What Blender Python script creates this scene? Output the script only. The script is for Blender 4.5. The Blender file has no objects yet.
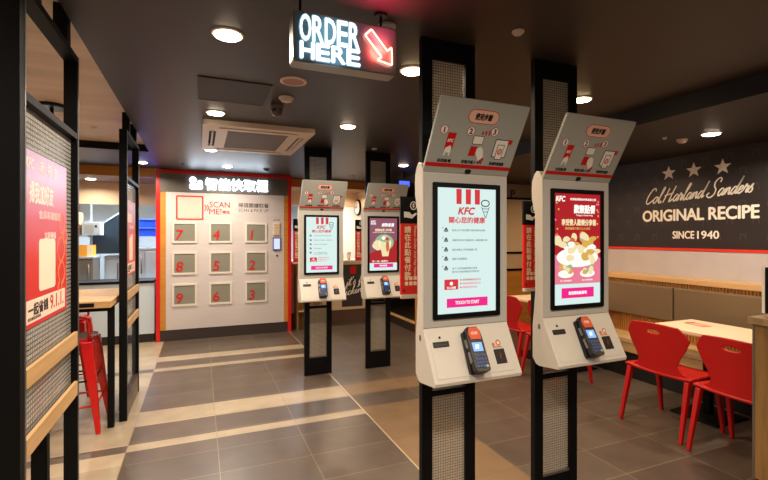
import bpy, bmesh, math, random
from mathutils import Vector, Matrix
from mathutils.geometry import tessellate_polygon
from math import radians as R, sin, cos, pi
random.seed(7)
scn = bpy.context.scene
col = scn.collection

# ---------------------------------------------------------------- camera, world, exposure
f_px = 443.0
yaw = math.atan(184 / 443)
cd = bpy.data.cameras.new('camera'); cam = bpy.data.objects.new('camera', cd); col.objects.link(cam)
cam.location = (0, 0, 1.6); cam.rotation_euler = (R(90), 0, -yaw)
cd.sensor_width = 36; cd.lens = 36 * f_px / 768; cd.shift_y = -(240 - 236.5) / 768
cd.clip_start = .02
scn.camera = cam
w = bpy.data.worlds.new('world'); scn.world = w; w.use_nodes = True
w.node_tree.nodes['Background'].inputs[0].default_value = (.80, .78, .85, 1)
w.node_tree.nodes['Background'].inputs[1].default_value = .13
scn.view_settings.view_transform = 'Standard'; scn.view_settings.look = 'None'
scn.view_settings.exposure = 0; scn.view_settings.gamma = 1; scn.view_settings.use_curve_mapping = False
CZ, CZR, CZW = 2.627, 2.502, 2.712
WARM = (1, .76, .52); AMBER = (1, .66, .38); NEUT = (1, .87, .72); COOL = (.78, .88, 1)


# ---------------------------------------------------------------- materials
def lin(c):
    if isinstance(c, str): c = tuple(int(c[i:i + 2], 16) / 255 for i in (0, 2, 4))
    return tuple((x / 12.92 if x <= .04045 else ((x + .055) / 1.055) ** 2.4) for x in c[:3]) + (1,)
MATS = {}
def mat(name, c='808080', rough=.5, metal=0, emit=None, es=0, noise=0, nscale=20, bump=0, spec=.5, stretch=None, coat=0):
    if name in MATS: return MATS[name]
    m = bpy.data.materials.new(name); m.use_nodes = True; MATS[name] = m
    nt = m.node_tree; b = nt.nodes['Principled BSDF']
    b.inputs['Base Color'].default_value = lin(c); b.inputs['Roughness'].default_value = rough
    b.inputs['Metallic'].default_value = metal; b.inputs['Specular IOR Level'].default_value = spec
    b.inputs['Coat Weight'].default_value = coat
    if emit: b.inputs['Emission Color'].default_value = lin(emit); b.inputs['Emission Strength'].default_value = es
    if noise or bump:
        tc = nt.nodes.new('ShaderNodeTexCoord'); mp = nt.nodes.new('ShaderNodeMapping'); nz = nt.nodes.new('ShaderNodeTexNoise')
        nt.links.new(tc.outputs['Object'], mp.inputs[0]); nt.links.new(mp.outputs[0], nz.inputs['Vector'])
        if stretch: mp.inputs['Scale'].default_value = stretch
        nz.inputs['Scale'].default_value = nscale; nz.inputs['Detail'].default_value = 5
        if noise:
            mx = nt.nodes.new('ShaderNodeMix'); mx.data_type = 'RGBA'
            L = lin(c)
            mx.inputs[6].default_value = tuple(x * (1 - noise) for x in L[:3]) + (1,)
            mx.inputs[7].default_value = tuple(min(1, x * (1 + noise)) for x in L[:3]) + (1,)
            nt.links.new(nz.outputs['Fac'], mx.inputs[0]); nt.links.new(mx.outputs[2], b.inputs['Base Color'])
        if bump:
            bp = nt.nodes.new('ShaderNodeBump'); bp.inputs['Strength'].default_value = bump; bp.inputs['Distance'].default_value = .01
            nt.links.new(nz.outputs['Fac'], bp.inputs['Height']); nt.links.new(bp.outputs[0], b.inputs['Normal'])
    return m
def emi(name, c, s):
    if name in MATS: return MATS[name]
    m = bpy.data.materials.new(name); m.use_nodes = True; MATS[name] = m
    b = m.node_tree.nodes['Principled BSDF']
    b.inputs['Base Color'].default_value = (.02, .02, .02, 1); b.inputs['Roughness'].default_value = .3
    b.inputs['Emission Color'].default_value = lin(c); b.inputs['Emission Strength'].default_value = s
    return m
def tile_mat(name, c, grout, rough):
    m = bpy.data.materials.new(name); m.use_nodes = True; MATS[name] = m
    nt = m.node_tree; b = nt.nodes['Principled BSDF']
    tc = nt.nodes.new('ShaderNodeTexCoord'); mp = nt.nodes.new('ShaderNodeMapping'); br = nt.nodes.new('ShaderNodeTexBrick')
    mp.inputs['Location'].default_value = (-.125 + 6.33, 7.1, 0)
    nt.links.new(tc.outputs['Object'], mp.inputs[0]); nt.links.new(mp.outputs[0], br.inputs['Vector'])
    br.offset = 0; br.squash = 1
    br.inputs['Scale'].default_value = 1; br.inputs['Brick Width'].default_value = .633; br.inputs['Row Height'].default_value = .355
    br.inputs['Mortar Size'].default_value = .003; br.inputs['Mortar Smooth'].default_value = .1
    L = lin(c)
    br.inputs['Color1'].default_value = tuple(x * .86 for x in L[:3]) + (1,); br.inputs['Color2'].default_value = tuple(x * 1.12 for x in L[:3]) + (1,)
    br.inputs['Mortar'].default_value = lin(grout)
    nz = nt.nodes.new('ShaderNodeTexNoise'); nz.inputs['Scale'].default_value = 5; nz.inputs['Detail'].default_value = 8
    nt.links.new(tc.outputs['Object'], nz.inputs['Vector'])
    mx = nt.nodes.new('ShaderNodeMix'); mx.data_type = 'RGBA'; mx.blend_type = 'MULTIPLY'; mx.inputs[0].default_value = .4
    cr = nt.nodes.new('ShaderNodeValToRGB'); cr.color_ramp.elements[0].position = .3; cr.color_ramp.elements[0].color = (.6, .6, .6, 1)
    cr.color_ramp.elements[1].position = .7; cr.color_ramp.elements[1].color = (1.2, 1.2, 1.2, 1)
    nt.links.new(nz.outputs['Fac'], cr.inputs[0]); nt.links.new(br.outputs['Color'], mx.inputs[6]); nt.links.new(cr.outputs[0], mx.inputs[7])
    nt.links.new(mx.outputs[2], b.inputs['Base Color']); b.inputs['Roughness'].default_value = rough
    b.inputs['Specular IOR Level'].default_value = .5
    return m
def wood_mat(name, c, axis=2, dark=.5, scale=9, rough=.45):
    """planks of a grain running along the given axis"""
    m = bpy.data.materials.new(name); m.use_nodes = True; MATS[name] = m
    nt = m.node_tree; b = nt.nodes['Principled BSDF']
    tc = nt.nodes.new('ShaderNodeTexCoord'); mp = nt.nodes.new('ShaderNodeMapping'); nz = nt.nodes.new('ShaderNodeTexNoise')
    s = [scale, scale, scale]; s[axis] = scale * .07; mp.inputs['Scale'].default_value = s
    nt.links.new(tc.outputs['Object'], mp.inputs[0]); nt.links.new(mp.outputs[0], nz.inputs['Vector'])
    nz.inputs['Scale'].default_value = 1.6; nz.inputs['Detail'].default_value = 7; nz.inputs['Roughness'].default_value = .65
    cr = nt.nodes.new('ShaderNodeValToRGB'); L = lin(c)
    cr.color_ramp.elements[0].position = .32; cr.color_ramp.elements[0].color = tuple(x * dark for x in L[:3]) + (1,)
    cr.color_ramp.elements[1].position = .62; cr.color_ramp.elements[1].color = L
    nt.links.new(nz.outputs['Fac'], cr.inputs[0]); nt.links.new(cr.outputs[0], b.inputs['Base Color'])
    b.inputs['Roughness'].default_value = rough
    return m
def mesh_glass(name, tint, alpha, pitch=.0125, opaque=.62, line='2a2420'):
    """clear glass pane with an embedded square wire mesh, rolled surface"""
    m = bpy.data.materials.new(name); m.use_nodes = True; MATS[name] = m
    nt = m.node_tree; N = nt.nodes; b = N['Principled BSDF']; out = N['Material Output']
    tc = N.new('ShaderNodeTexCoord'); br = N.new('ShaderNodeTexBrick'); mp = N.new('ShaderNodeMapping')
    mp.inputs['Rotation'].default_value = (R(90), 0, 0)
    nt.links.new(tc.outputs['UV'], br.inputs['Vector'])
    br.offset = 0; br.inputs['Scale'].default_value = 1; br.inputs['Brick Width'].default_value = pitch; br.inputs['Row Height'].default_value = pitch
    br.inputs['Mortar Size'].default_value = pitch * .16; br.inputs['Mortar Smooth'].default_value = .3
    b.inputs['Base Color'].default_value = lin(tint); b.inputs['Roughness'].default_value = .16; b.inputs['Specular IOR Level'].default_value = 1.0
    cm = N.new('ShaderNodeMix'); cm.data_type = 'RGBA'; cm.inputs[6].default_value = lin(tint); cm.inputs[7].default_value = lin(line)
    nt.links.new(br.outputs['Fac'], cm.inputs[0]); nt.links.new(cm.outputs[2], b.inputs['Base Color'])
    bp = N.new('ShaderNodeBump'); bp.inputs['Strength'].default_value = .9; bp.inputs['Distance'].default_value = .004
    wv = N.new('ShaderNodeTexNoise'); wv.inputs['Scale'].default_value = 45
    nt.links.new(tc.outputs['UV'], wv.inputs['Vector'])
    ad = N.new('ShaderNodeMath'); ad.operation = 'MULTIPLY_ADD'; ad.inputs[1].default_value = .6
    nt.links.new(wv.outputs['Fac'], ad.inputs[0]); nt.links.new(br.outputs['Fac'], ad.inputs[2])
    nt.links.new(ad.outputs[0], bp.inputs['Height']); nt.links.new(bp.outputs[0], b.inputs['Normal'])
    tr = N.new('ShaderNodeBsdfTransparent'); tr.inputs[0].default_value = (.93, .95, .95, 1)
    mx = N.new('ShaderNodeMixShader')
    mr = N.new('ShaderNodeMapRange'); mr.inputs['To Min'].default_value = alpha; mr.inputs['To Max'].default_value = opaque
    nt.links.new(br.outputs['Fac'], mr.inputs['Value']); nt.links.new(mr.outputs[0], mx.inputs[0])
    nt.links.new(tr.outputs[0], mx.inputs[1]); nt.links.new(b.outputs[0], mx.inputs[2]); nt.links.new(mx.outputs[0], out.inputs[0])
    return m

BLACK = mat('black_powder_coat', '040405', .55, spec=.2)
BLACKM = mat('black_metal', '101010', .3, .3)
EDGE = mat('brushed_edge', '8d8a88', .35, .8)
WHITE = mat('kiosk_white', 'cfc6b8', .38, noise=.03)
GREYF = mat('kiosk_face_grey', 'b9b4aa', .35)
HEADM = mat('header_grey', 'a5a59c', .28)
REDP = mat('red_paint', 'c4120f', .35)
REDS = mat('red_sign', 'b5140f', .4)
REDK = mat('red_steel', 'd01510', .25, .1, coat=.4)
PLAST = mat('red_plastic', 'b80a05', .42)
INK = mat('black_ink', '0d0c0c', .5)
PEACH = mat('peach_print', 'e8b59c', .5)
WHP = mat('white_print', 'e9e2d6', .5)
REDI = mat('red_ink', 'c01018', .5)
CREAMT = mat('cream_laminate', 'efd8b4', .35, noise=.05, nscale=30)
OAK = wood_mat('light_oak', 'd8ac74', 1, .72)
OAKX = wood_mat('light_oak_x', 'd8a870', 0, .72)
OAKZ = wood_mat('oak_panel', '9c7440', 2, .5, 14)
ORW = wood_mat('orange_wood', 'd08a34', 0, .8)
GLASSB = mesh_glass('wired_glass', 'eee6d4', .38, .0145, .62, '857a6c')
GLASSC = mesh_glass('wired_glass_cool', 'ece8de', .50, .020, .85, '5c564e')
GLASSR = mesh_glass('wired_glass_clear', '8d9299', .18, .02, .5)


# ---------------------------------------------------------------- mesh builder
def strip_basis(p, q, up=None):
    d = (q - p).normalized(); a = Vector((0, 0, 1)) if abs(d.z) < .95 else Vector((1, 0, 0))
    x = d.cross(a).normalized(); y = x.cross(d).normalized(); return d, x, y
class MB:
    def __init__(s): s.v = []; s.f = []; s.m = []; s.sm = []; s.M = Matrix.Identity(4); s.mats = []; s.uv = {}
    def mi(s, m):
        if m not in s.mats: s.mats.append(m)
        return s.mats.index(m)
    def add(s, vs, fs, m, smooth=False, M=None):
        o = len(s.v); T = s.M @ M if M else s.M
        s.v += [T @ Vector(v) for v in vs]; k = s.mi(m)
        for f in fs: s.f.append([i + o for i in f]); s.m.append(k); s.sm.append(smooth)
        return s
    def box(s, a, b, m, bev=0):
        (x0, y0, z0), (x1, y1, z1) = a, b
        if bev:
            bm = bmesh.new(); bmesh.ops.create_cube(bm, size=1)
            for v in bm.verts: v.co = Vector(((x0 + x1) / 2 + v.co.x * (x1 - x0), (y0 + y1) / 2 + v.co.y * (y1 - y0), (z0 + z1) / 2 + v.co.z * (z1 - z0)))
            bmesh.ops.bevel(bm, geom=bm.edges[:], offset=bev, segments=2, affect='EDGES', profile=.6)
            bm.verts.index_update()
            r = s.add([v.co.copy() for v in bm.verts], [[v.index for v in f.verts] for f in bm.faces], m); bm.free(); return r
        vs = [(x, y, z) for z in (z0, z1) for y in (y0, y1) for x in (x0, x1)]
        return s.add(vs, [(0, 2, 3, 1), (4, 5, 7, 6), (0, 1, 5, 4), (2, 6, 7, 3), (0, 4, 6, 2), (1, 3, 7, 5)], m)
    def prism(s, poly, lo, hi, m, axis='x', smooth=False):
        """poly of (a,b) extruded along axis; x:(y,z) y:(x,z) z:(x,y)"""
        def P(a, b, t): return (t, a, b) if axis == 'x' else (a, t, b) if axis == 'y' else (a, b, t)
        n = len(poly); vs = [P(a, b, lo) for a, b in poly] + [P(a, b, hi) for a, b in poly]
        tris = tessellate_polygon([[Vector((a, b, 0)) for a, b in poly]])
        fs = [tuple(t) for t in tris] + [tuple(n + i for i in reversed(t)) for t in tris]
        fs += [(i, (i + 1) % n, n + (i + 1) % n, n + i) for i in range(n)]
        return s.add(vs, fs, m, smooth)
    def plate(s, loops, z0, z1, m):
        """loops in the local x,y plane (first outer, rest holes) extruded from z0 to z1"""
        vs = []; off = []
        for lp in loops: off.append(len(vs)); vs += [Vector((a, b, 0)) for a, b in lp]
        tris = tessellate_polygon([[Vector((a, b, 0)) for a, b in lp] for lp in loops]); n = len(vs)
        V = [(v.x, v.y, z0) for v in vs] + [(v.x, v.y, z1) for v in vs]
        F = [tuple(t) for t in tris] + [tuple(n + i for i in reversed(t)) for t in tris]
        for o, lp in zip(off, loops):
            k = len(lp); F += [(o + i, o + (i + 1) % k, n + o + (i + 1) % k, n + o + i) for i in range(k)]
        return s.add(V, F, m)
    def rrect(s, x0, y0, x1, y1, r, z0, z1, m, n=5):
        return s.plate([rr(x0, y0, x1, y1, r, n)], z0, z1, m)
    def cyl(s, c, r, h, m, n=24, r2=None, axis='z', smooth=True):
        r2 = r if r2 is None else r2; vs = []
        for k, (rad, t) in enumerate(((r, 0), (r2, h))):
            for i in range(n):
                a = 2 * pi * i / n; p = (rad * cos(a), rad * sin(a), t)
                if axis == 'x': p = (p[2], p[0], p[1])
                if axis == 'y': p = (p[0], p[2], p[1])
                vs.append((c[0] + p[0], c[1] + p[1], c[2] + p[2]))
        s.add(vs, [(i, (i + 1) % n, n + (i + 1) % n, n + i) for i in range(n)], m, smooth)
        o = len(s.v) - 2 * n; k = s.mi(m)
        for q in (list(range(o, o + n))[::-1], list(range(o + n, o + 2 * n))): s.f.append(q); s.m.append(k); s.sm.append(False)
        return s
    def lathe(s, c, prof, m, n=28):
        vs = []; fs = []
        for r, z in prof:
            for i in range(n): a = 2 * pi * i / n; vs.append((c[0] + r * cos(a), c[1] + r * sin(a), c[2] + z))
        for j in range(len(prof) - 1):
            for i in range(n): fs.append((j * n + i, j * n + (i + 1) % n, (j + 1) * n + (i + 1) % n, (j + 1) * n + i))
        return s.add(vs, fs, m, True)
    def tube(s, pts, r, m, n=8, closed=False, flat=1):
        pts = [Vector(p) for p in pts]; k = len(pts); vs = []; fs = []
        rs = r if isinstance(r, (list, tuple)) else [r] * k
        ref = None
        for i, p in enumerate(pts):
            a = pts[i - 1] if (i or closed) else p; b = pts[(i + 1) % k] if (i < k - 1 or closed) else p
            d = (b - a).normalized()
            if ref is None: ref = Vector((0, 0, 1)) if abs(d.z) < .9 else Vector((1, 0, 0))
            x = d.cross(ref)
            if x.length < 1e-4: x = d.orthogonal()
            x.normalize(); y = x.cross(d).normalized(); ref = y
            for j in range(n): t = 2 * pi * j / n; vs.append(p + x * rs[i] * cos(t) + y * rs[i] * sin(t) * flat)
        for i in range(k if closed else k - 1):
            for j in range(n): fs.append((i * n + j, i * n + (j + 1) % n, ((i + 1) % k) * n + (j + 1) % n, ((i + 1) % k) * n + j))
        if not closed: fs += [tuple(range(n))[::-1], tuple((k - 1) * n + j for j in range(n))]
        return s.add(vs, fs, m, True)
    def bar(s, p, q, w1, w2, m, w1b=None, w2b=None):
        """tapered four-sided bar from p to q, w1 along world x, w2 along world y (ends)"""
        w1b = w1 if w1b is None else w1b; w2b = w2 if w2b is None else w2b
        vs = []
        for c, a, b in ((p, w1, w2), (q, w1b, w2b)):
            for sx, sy in ((-1, -1), (1, -1), (1, 1), (-1, 1)): vs.append((c[0] + sx * a / 2, c[1] + sy * b / 2, c[2]))
        return s.add(vs, [(3, 2, 1, 0), (4, 5, 6, 7), (0, 1, 5, 4), (1, 2, 6, 5), (2, 3, 7, 6), (3, 0, 4, 7)], m)
    def disc(s, x, y, rx, ry, z0, z1, m, n=20, wob=0):
        return s.plate([[(x + rx * (1 + wob * random.uniform(-1, 1)) * cos(2 * pi * i / n), y + ry * (1 + wob * random.uniform(-1, 1)) * sin(2 * pi * i / n)) for i in range(n)]], z0, z1, m)
    def text(s, t, x, y, w, h, m, z=0, ext=.001, bold=0, shear=0, align='c', space=1):
        """text centred at x,y in the local plane, fitted to width w and height h (either may be None)"""
        sh = bold; bold = 0
        cu = bpy.data.curves.new('t', 'FONT'); cu.body = t; cu.size = 1; cu.offset = bold; cu.resolution_u = 3; cu.shear = shear; cu.space_character = space
        ob = bpy.data.objects.new('t', cu); col.objects.link(ob)
        dg = bpy.context.evaluated_depsgraph_get(); me = bpy.data.meshes.new_from_object(ob.evaluated_get(dg))
        vs = [v.co.copy() for v in me.vertices]; fs = [list(p.vertices) for p in me.polygons]
        bpy.data.objects.remove(ob); bpy.data.curves.remove(cu); bpy.data.meshes.remove(me)
        if not vs: return s
        x0, x1 = min(v.x for v in vs), max(v.x for v in vs); y0, y1 = min(v.y for v in vs), max(v.y for v in vs)
        sy = h / (y1 - y0) if h else w / (x1 - x0); sx = w / (x1 - x0) if w else sy
        cx = (x0 + x1) / 2 if align == 'c' else x0
        top = [(x + (v.x - cx) * sx, y + (v.y - (y0 + y1) / 2) * sy, z + ext) for v in vs]
        n = len(vs); bot = [(a, b, z) for a, b, c in top]
        cnt = {}
        for f in fs:
            for i in range(len(f)): e = (f[i], f[(i + 1) % len(f)]); cnt[tuple(sorted(e))] = cnt.get(tuple(sorted(e)), []) + [e]
        F = [list(f) for f in fs]
        for e in cnt.values():
            if len(e) == 1: a, b = e[0]; F.append([b, a, a + n, b + n])
        s.add(top + bot, F, m)
        if sh > .004:
            d = min(sh, .05) * abs(sy) * .8
            for i, (a, b) in enumerate(((d, 0), (-d, 0), (0, d), (0, -d))):
                s.add([(v[0] + a, v[1] + b, v[2] - ext * .02 * (i + 1)) for v in top + bot], F, m)
        return s
    def build(s, name, parent=None, label=None, smooth_angle=None):
        me = bpy.data.meshes.new(name); me.from_pydata([tuple(v) for v in s.v], [], s.f); me.update()
        for m in s.mats: me.materials.append(m)
        for p, k, sm in zip(me.polygons, s.m, s.sm): p.material_index = k; p.use_smooth = sm
        me.validate()
        bm = bmesh.new(); bm.from_mesh(me); bmesh.ops.recalc_face_normals(bm, faces=bm.faces[:]); bm.to_mesh(me); bm.free()
        o = bpy.data.objects.new(name, me); col.objects.link(o)
        if parent: o.parent = parent
        if label: o['label'] = label
        return o
def rr(x0, y0, x1, y1, r, n=5):
    P = []
    for cx, cy, a in ((x1 - r, y1 - r, 0), (x0 + r, y1 - r, 90), (x0 + r, y0 + r, 180), (x1 - r, y0 + r, 270)):
        for i in range(n + 1): t = R(a + 90 * i / n); P.append((cx + r * cos(t), cy + r * sin(t)))
    return P
def plane(o, xd, yd):
    """local plane matrix: x along xd, y along yd, z = the normal xd x yd"""
    x = Vector(xd).normalized(); y = Vector(yd).normalized(); z = x.cross(y)
    M = Matrix.Identity(4)
    for i in range(3): M[i][0] = x[i]; M[i][1] = y[i]; M[i][2] = z[i]; M[i][3] = o[i]
    return M
def FR(o): return plane(o, (1, 0, 0), (0, 0, 1))           # a plane facing -Y
def star(x, y, r, k=.42):
    return [(x + (r if i % 2 == 0 else r * k) * cos(R(90 + 36 * i)), y + (r if i % 2 == 0 else r * k) * sin(R(90 + 36 * i))) for i in range(10)]
def tag(o, label, cat, group=None):
    o['label'] = label; o['category'] = cat
    if group: o['group'] = group
    return o
def thing(name, label, cat, loc=(0, 0, 0), rz=0, group=None):
    o = bpy.data.objects.new(name, None); col.objects.link(o); o.location = loc; o.rotation_euler = (0, 0, rz); o.empty_display_size = .1
    return tag(o, label, cat, group)
def copy_tree(o, parent=None):
    c = o.copy(); col.objects.link(c); c.parent = parent
    for ch in list(o.children): copy_tree(ch, c)
    return c
def dup(root, loc, rz, label, group=None):
    c = copy_tree(root); c.location = loc; c.rotation_euler = (0, 0, rz); c['label'] = label
    if group: c['group'] = group
    return c
def struct(o): o['kind'] = 'structure'; return o
def uv_planar(o, axes=(0, 2)):
    me = o.data; uv = me.uv_layers.new(name='UV')
    for lp in me.loops: c = me.vertices[lp.vertex_index].co; uv.data[lp.index].uv = (c[axes[0]], c[axes[1]])
    return o
def bevel(o, wd=.004, seg=2):
    m = o.modifiers.new('bevel', 'BEVEL'); m.width = wd; m.segments = seg; m.limit_method = 'ANGLE'; m.angle_limit = R(40); return o
def lamp(name, loc, energy, color, parent=None, size=.12, rot=(0, 0, 0), shape='DISK', sy=None, spread=160):
    l = bpy.data.lights.new(name, 'AREA'); l.energy = energy; l.color = color; l.shape = shape; l.size = size; l.spread = R(spread)
    if sy: l.size_y = sy
    o = bpy.data.objects.new(name, l); col.objects.link(o); o.location = loc; o.rotation_euler = rot
    if parent: o.parent = parent
    return o

# ---------------------------------------------------------------- the room
DT = tile_mat('floor_tile_brown', '594c41', '85745a', .32); CT = tile_mat('floor_tile_cream', 'a8967c', '8f8370', .34)
TT = tile_mat('floor_tile_tan', '7a6146', '6d5840', .34)
fl = MB()
ys = [-2.5, 3.76, 3.88, 4.235, 4.57, 5.865, 6.0, 6.31, 6.55, 12]
def fcell(x0, x1, y0, y1, m): fl.add([(x0, y0, 0), (x1, y0, 0), (x1, y1, 0), (x0, y1, 0)], [(0, 1, 2, 3)], m)
for i in range(9):
    band = i in (1, 3, 5, 7)
    fcell(-.508, 1.391, ys[i], ys[i + 1], CT if band else DT)
    fcell(-5, -.508, ys[i], ys[i + 1], DT if band and i in (1, 5) else CT)
fcell(1.391, 2.024, -2.5, 3.9, TT); fcell(1.391, 2.024, 3.9, 4.235, DT); fcell(1.391, 2.4, 4.235, 4.57, TT); fcell(2.4, 8, 4.235, 4.57, DT)
fcell(1.391, 8, 4.57, 12, DT); fcell(2.024, 8, -2.5, 4.235, DT)
struct(fl.build('floor'))
trm = struct(MB().box((1.385, -2.5, -.002), (1.397, 12, .003), mat('trim_brass', 'cdb89a', .3, .5)).build('trim_1'))

CEI = mat('ceiling_brown', '2f2622', .45, spec=.5, noise=.2, nscale=1.6, stretch=(.5, 3, 1))
CEIR = mat('ceiling_dark', '1a120c', .5, noise=.15, nscale=2)
CWOOD = wood_mat('ceiling_wood', 'dcc4b0', 0, .78, 3, .5)
NAVY = mat('navy_step', '14161c', .5)
c = MB()
c.box((-.57, -2.5, CZ), (3.275, 12, CZ + .12), CEI); c.box((-5, 6.05, CZ), (-.57, 7.5, CZ + .12), CEI)
struct(c.build('ceiling'))
struct(MB().box((-5, -2.5, CZW), (-.571, 6.05, CZW + .03), CWOOD).build('ceiling_wood'))
struct(MB().box((-5, 6.045, CZ), (-.571, 6.06, CZW), BLACK).build('trim_2'))
c = MB(); c.box((3.277, -2.5, CZR), (8, 12, CZR + .1), CEIR); struct(c.build('ceiling_right'))
struct(MB().box((3.268, -2.5, CZR - .002), (3.277, 12, CZ), NAVY).build('trim_3'))

# mural wall on the right
MW = 4.97
PLAS = mat('plaster_pink_grey', 'beb5b3', .8, noise=.12, nscale=5)
MUR = mat('mural_brown', '2a211e', .42, noise=.08, nscale=8)
struct(MB().box((MW, -2.5, 0), (MW + .15, 4.95, 1.44), PLAS).build('wall_right'))
wu = MB(); wu.box((MW, -2.5, 1.44), (MW + .15, 4.95, CZR), MUR); struct(wu.build('wall_right_mural'))
struct(MB().box((MW - .008, -2.5, 1.442), (MW, 4.95, 1.470), mat('red_line', 'e0301c', .4)).build('trim_4'))
mur = thing('mural_lettering', 'white painted lettering and three stars on the dark right wall', 'mural', (MW, 0, 0))
ML = mat('mural_white', 'fbf2e2', .5)
PM = plane((-.004, 0, 0), (0, -1, 0), (0, 0, 1))      # local x = -Y
m = MB(); m.M = PM
m.text('ORIGINAL RECIPE', -3.155, 1.843, 1.21, .128, ML, bold=.035, ext=.002, space=.96); m.build('slogan', mur)
m = MB(); m.M = PM; m.text('SINCE', -3.275, 1.618, .235, .082, ML, bold=.025, ext=.002); m.build('since_word', mur)
m = MB(); m.M = PM; m.text('1940', -3.015, 1.618, .215, .082, ML, bold=.025, ext=.002); m.build('year', mur)
for i, (y, z, r) in enumerate(((3.44, 2.325, .085), (3.161, 2.322, .085), (2.872, 2.316, .085))):
    m = MB(); m.M = PM; m.plate([star(-y, z, r)], 0, .003, ML); m.build('star', mur)
# handwriting: glyph strokes on a unit grid (x-height 1), joined by catmull-rom
GL = {
 'C': (1.7, [[(1.6, 1.9), (1.35, 2.35), (.8, 2.2), (.3, 1.3), (.25, .4), (.7, 0), (1.3, .3), (1.7, .6)]]),
 'o': (1.0, [[(.55, 1), (.2, .8), (.1, .3), (.4, 0), (.75, .3), (.75, .8), (.5, 1), (1, .85)]]),
 'l': (.7, [[(.0, .3), (.5, 1.4), (.75, 2.2), (.5, 2.3), (.3, 1.2), (.3, .2), (.5, 0), (.8, .3)]]),
 '.': (.5, [[(.15, .05), (.2, 0), (.25, .05)]]),
 'H': (2.0, [[(.5, 2.1), (.35, 1.2), (.1, 0)], [(1.7, 2.3), (1.45, 1.2), (1.3, .1), (1.6, .1), (1.9, .4)], [(.0, 1.0), (.8, 1.15), (1.7, 1.3)]]),
 'a': (1.05, [[(.85, .85), (.5, 1), (.15, .6), (.2, .1), (.5, .05), (.8, .6), (.88, .9), (.82, .2), (1.0, .05), (1.15, .35)]]),
 'r': (.8, [[(0, .3), (.22, 1.15), (.34, .85), (.65, .88), (.52, .4), (.6, .05), (.85, .3)]]),
 'n': (1.1, [[(.05, .3), (.2, 1), (.2, .05), (.45, .8), (.75, .95), (.8, .3), (.95, .05), (1.15, .35)]]),
 'd': (1.1, [[(.8, .85), (.45, 1), (.12, .55), (.2, .08), (.5, .1), (.85, .9), (1.15, 2.3), (.85, .5), (.95, .05), (1.2, .35)]]),
 'S': (1.7, [[(1.45, 1.9), (1.45, 2.35), (1.0, 2.5), (.55, 2.0), (.7, 1.4), (1.15, .9), (1.1, .2), (.5, -.1), (-.1, .25), (.2, .6)]]),
 'e': (.85, [[(.05, .4), (.55, .6), (.6, .95), (.3, .95), (.12, .4), (.35, 0), (.8, .3)]]),
 's': (.75, [[(.0, .3), (.42, 1.1), (.38, .72), (.62, .35), (.45, .0), (.05, .12)]]),
 'i': (.55, [[(0, .3), (.25, 1), (.2, .2), (.4, .05), (.6, .35)], [(.35, 1.5), (.38, 1.55), (.4, 1.6)]]),
 't': (.7, [[(0, .3), (.45, 2.0), (.25, .3), (.45, .02), (.7, .3)], [(0, 1.3), (.35, 1.35), (.75, 1.45)]]),
 "'": (.4, [[(.2, 2.1), (.15, 1.8), (.1, 1.6)]]),
 'f': (.8, [[(0, .3), (.6, 1.7), (.7, 2.2), (.45, 2.1), (.3, .8), (.1, -.8), (.35, -.5), (.4, .1), (.8, .3)]]),
 'c': (.8, [[(.7, .8), (.45, 1), (.15, .6), (.2, .1), (.5, .02), (.8, .3)]]),
 'k': (.95, [[(0, .3), (.6, 1.9), (.45, 2.2), (.3, 1.2), (.15, 0)], [(.3, .5), (.75, .95), (.4, .6), (.65, .05), (.95, .3)]]),
 'g': (1.0, [[(.8, .85), (.45, 1), (.15, .55), (.4, .1), (.8, .8), (.6, -.6), (.2, -.8), (.5, -.1), (1, .3)]]),
 ' ': (.7, []),
}
def script(mb, t, x, y, w, xh, r, m, slant=.32, rise=0):
    tot = sum(GL[c][0] for c in t); sx = w / tot; cx = 0
    for ch in t:
        adv, st = GL[ch]
        for P in st:
            Q = [P[0]] + P + [P[-1]]; out = []
            for i in range(1, len(Q) - 2):
                for k in range(5):
                    u = k / 5; a = [.5 * (2 * Q[i][j] + (Q[i + 1][j] - Q[i - 1][j]) * u + (2 * Q[i - 1][j] - 5 * Q[i][j] + 4 * Q[i + 1][j] - Q[i + 2][j]) * u * u + (-Q[i - 1][j] + 3 * Q[i][j] - 3 * Q[i + 1][j] + Q[i + 2][j]) * u ** 3) for j in (0, 1)]
                    out.append(a)
            out.append(list(Q[-1]))
            pts = [(x + (cx + a[0]) * sx + a[1] * xh * slant, y + a[1] * xh + rise * (cx + a[0]) / tot, .001) for a in out]
            mb.tube(pts, r, m, 6, flat=.35)
        cx += adv
m = MB(); m.M = PM; script(m, 'Col.Harland Sanders', -3.74, 1.985, 1.13, .075, .0075, ML, .4, .05); m.build('signature', mur)
# faint bucket-stripe motif printed over the mural (surface pattern of the wall)
m = MB(); m.M = plane((-.0005, 0, 0), (0, -1, 0), (0, 0, 1)); FNT = mat('mural_motif', '3e342f', .4)
for j in range(6):
    for i in range(14):
        x = -4.3 + i * .23 + (j % 2) * .11; z = 1.56 + j * .165
        m.box((x - .03, z + .055, 0), (x + .03, z + .068, .0006), FNT)
        for k in (-.018, .018): m.prism([(x + k - .006, z + .055), (x + k + .006, z + .055), (x + k * 1.5 + .006, z), (x + k * 1.5 - .006, z)], 0, .0006, FNT, 'z')
struct(m.build('trim_11')).location.x = MW

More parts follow.
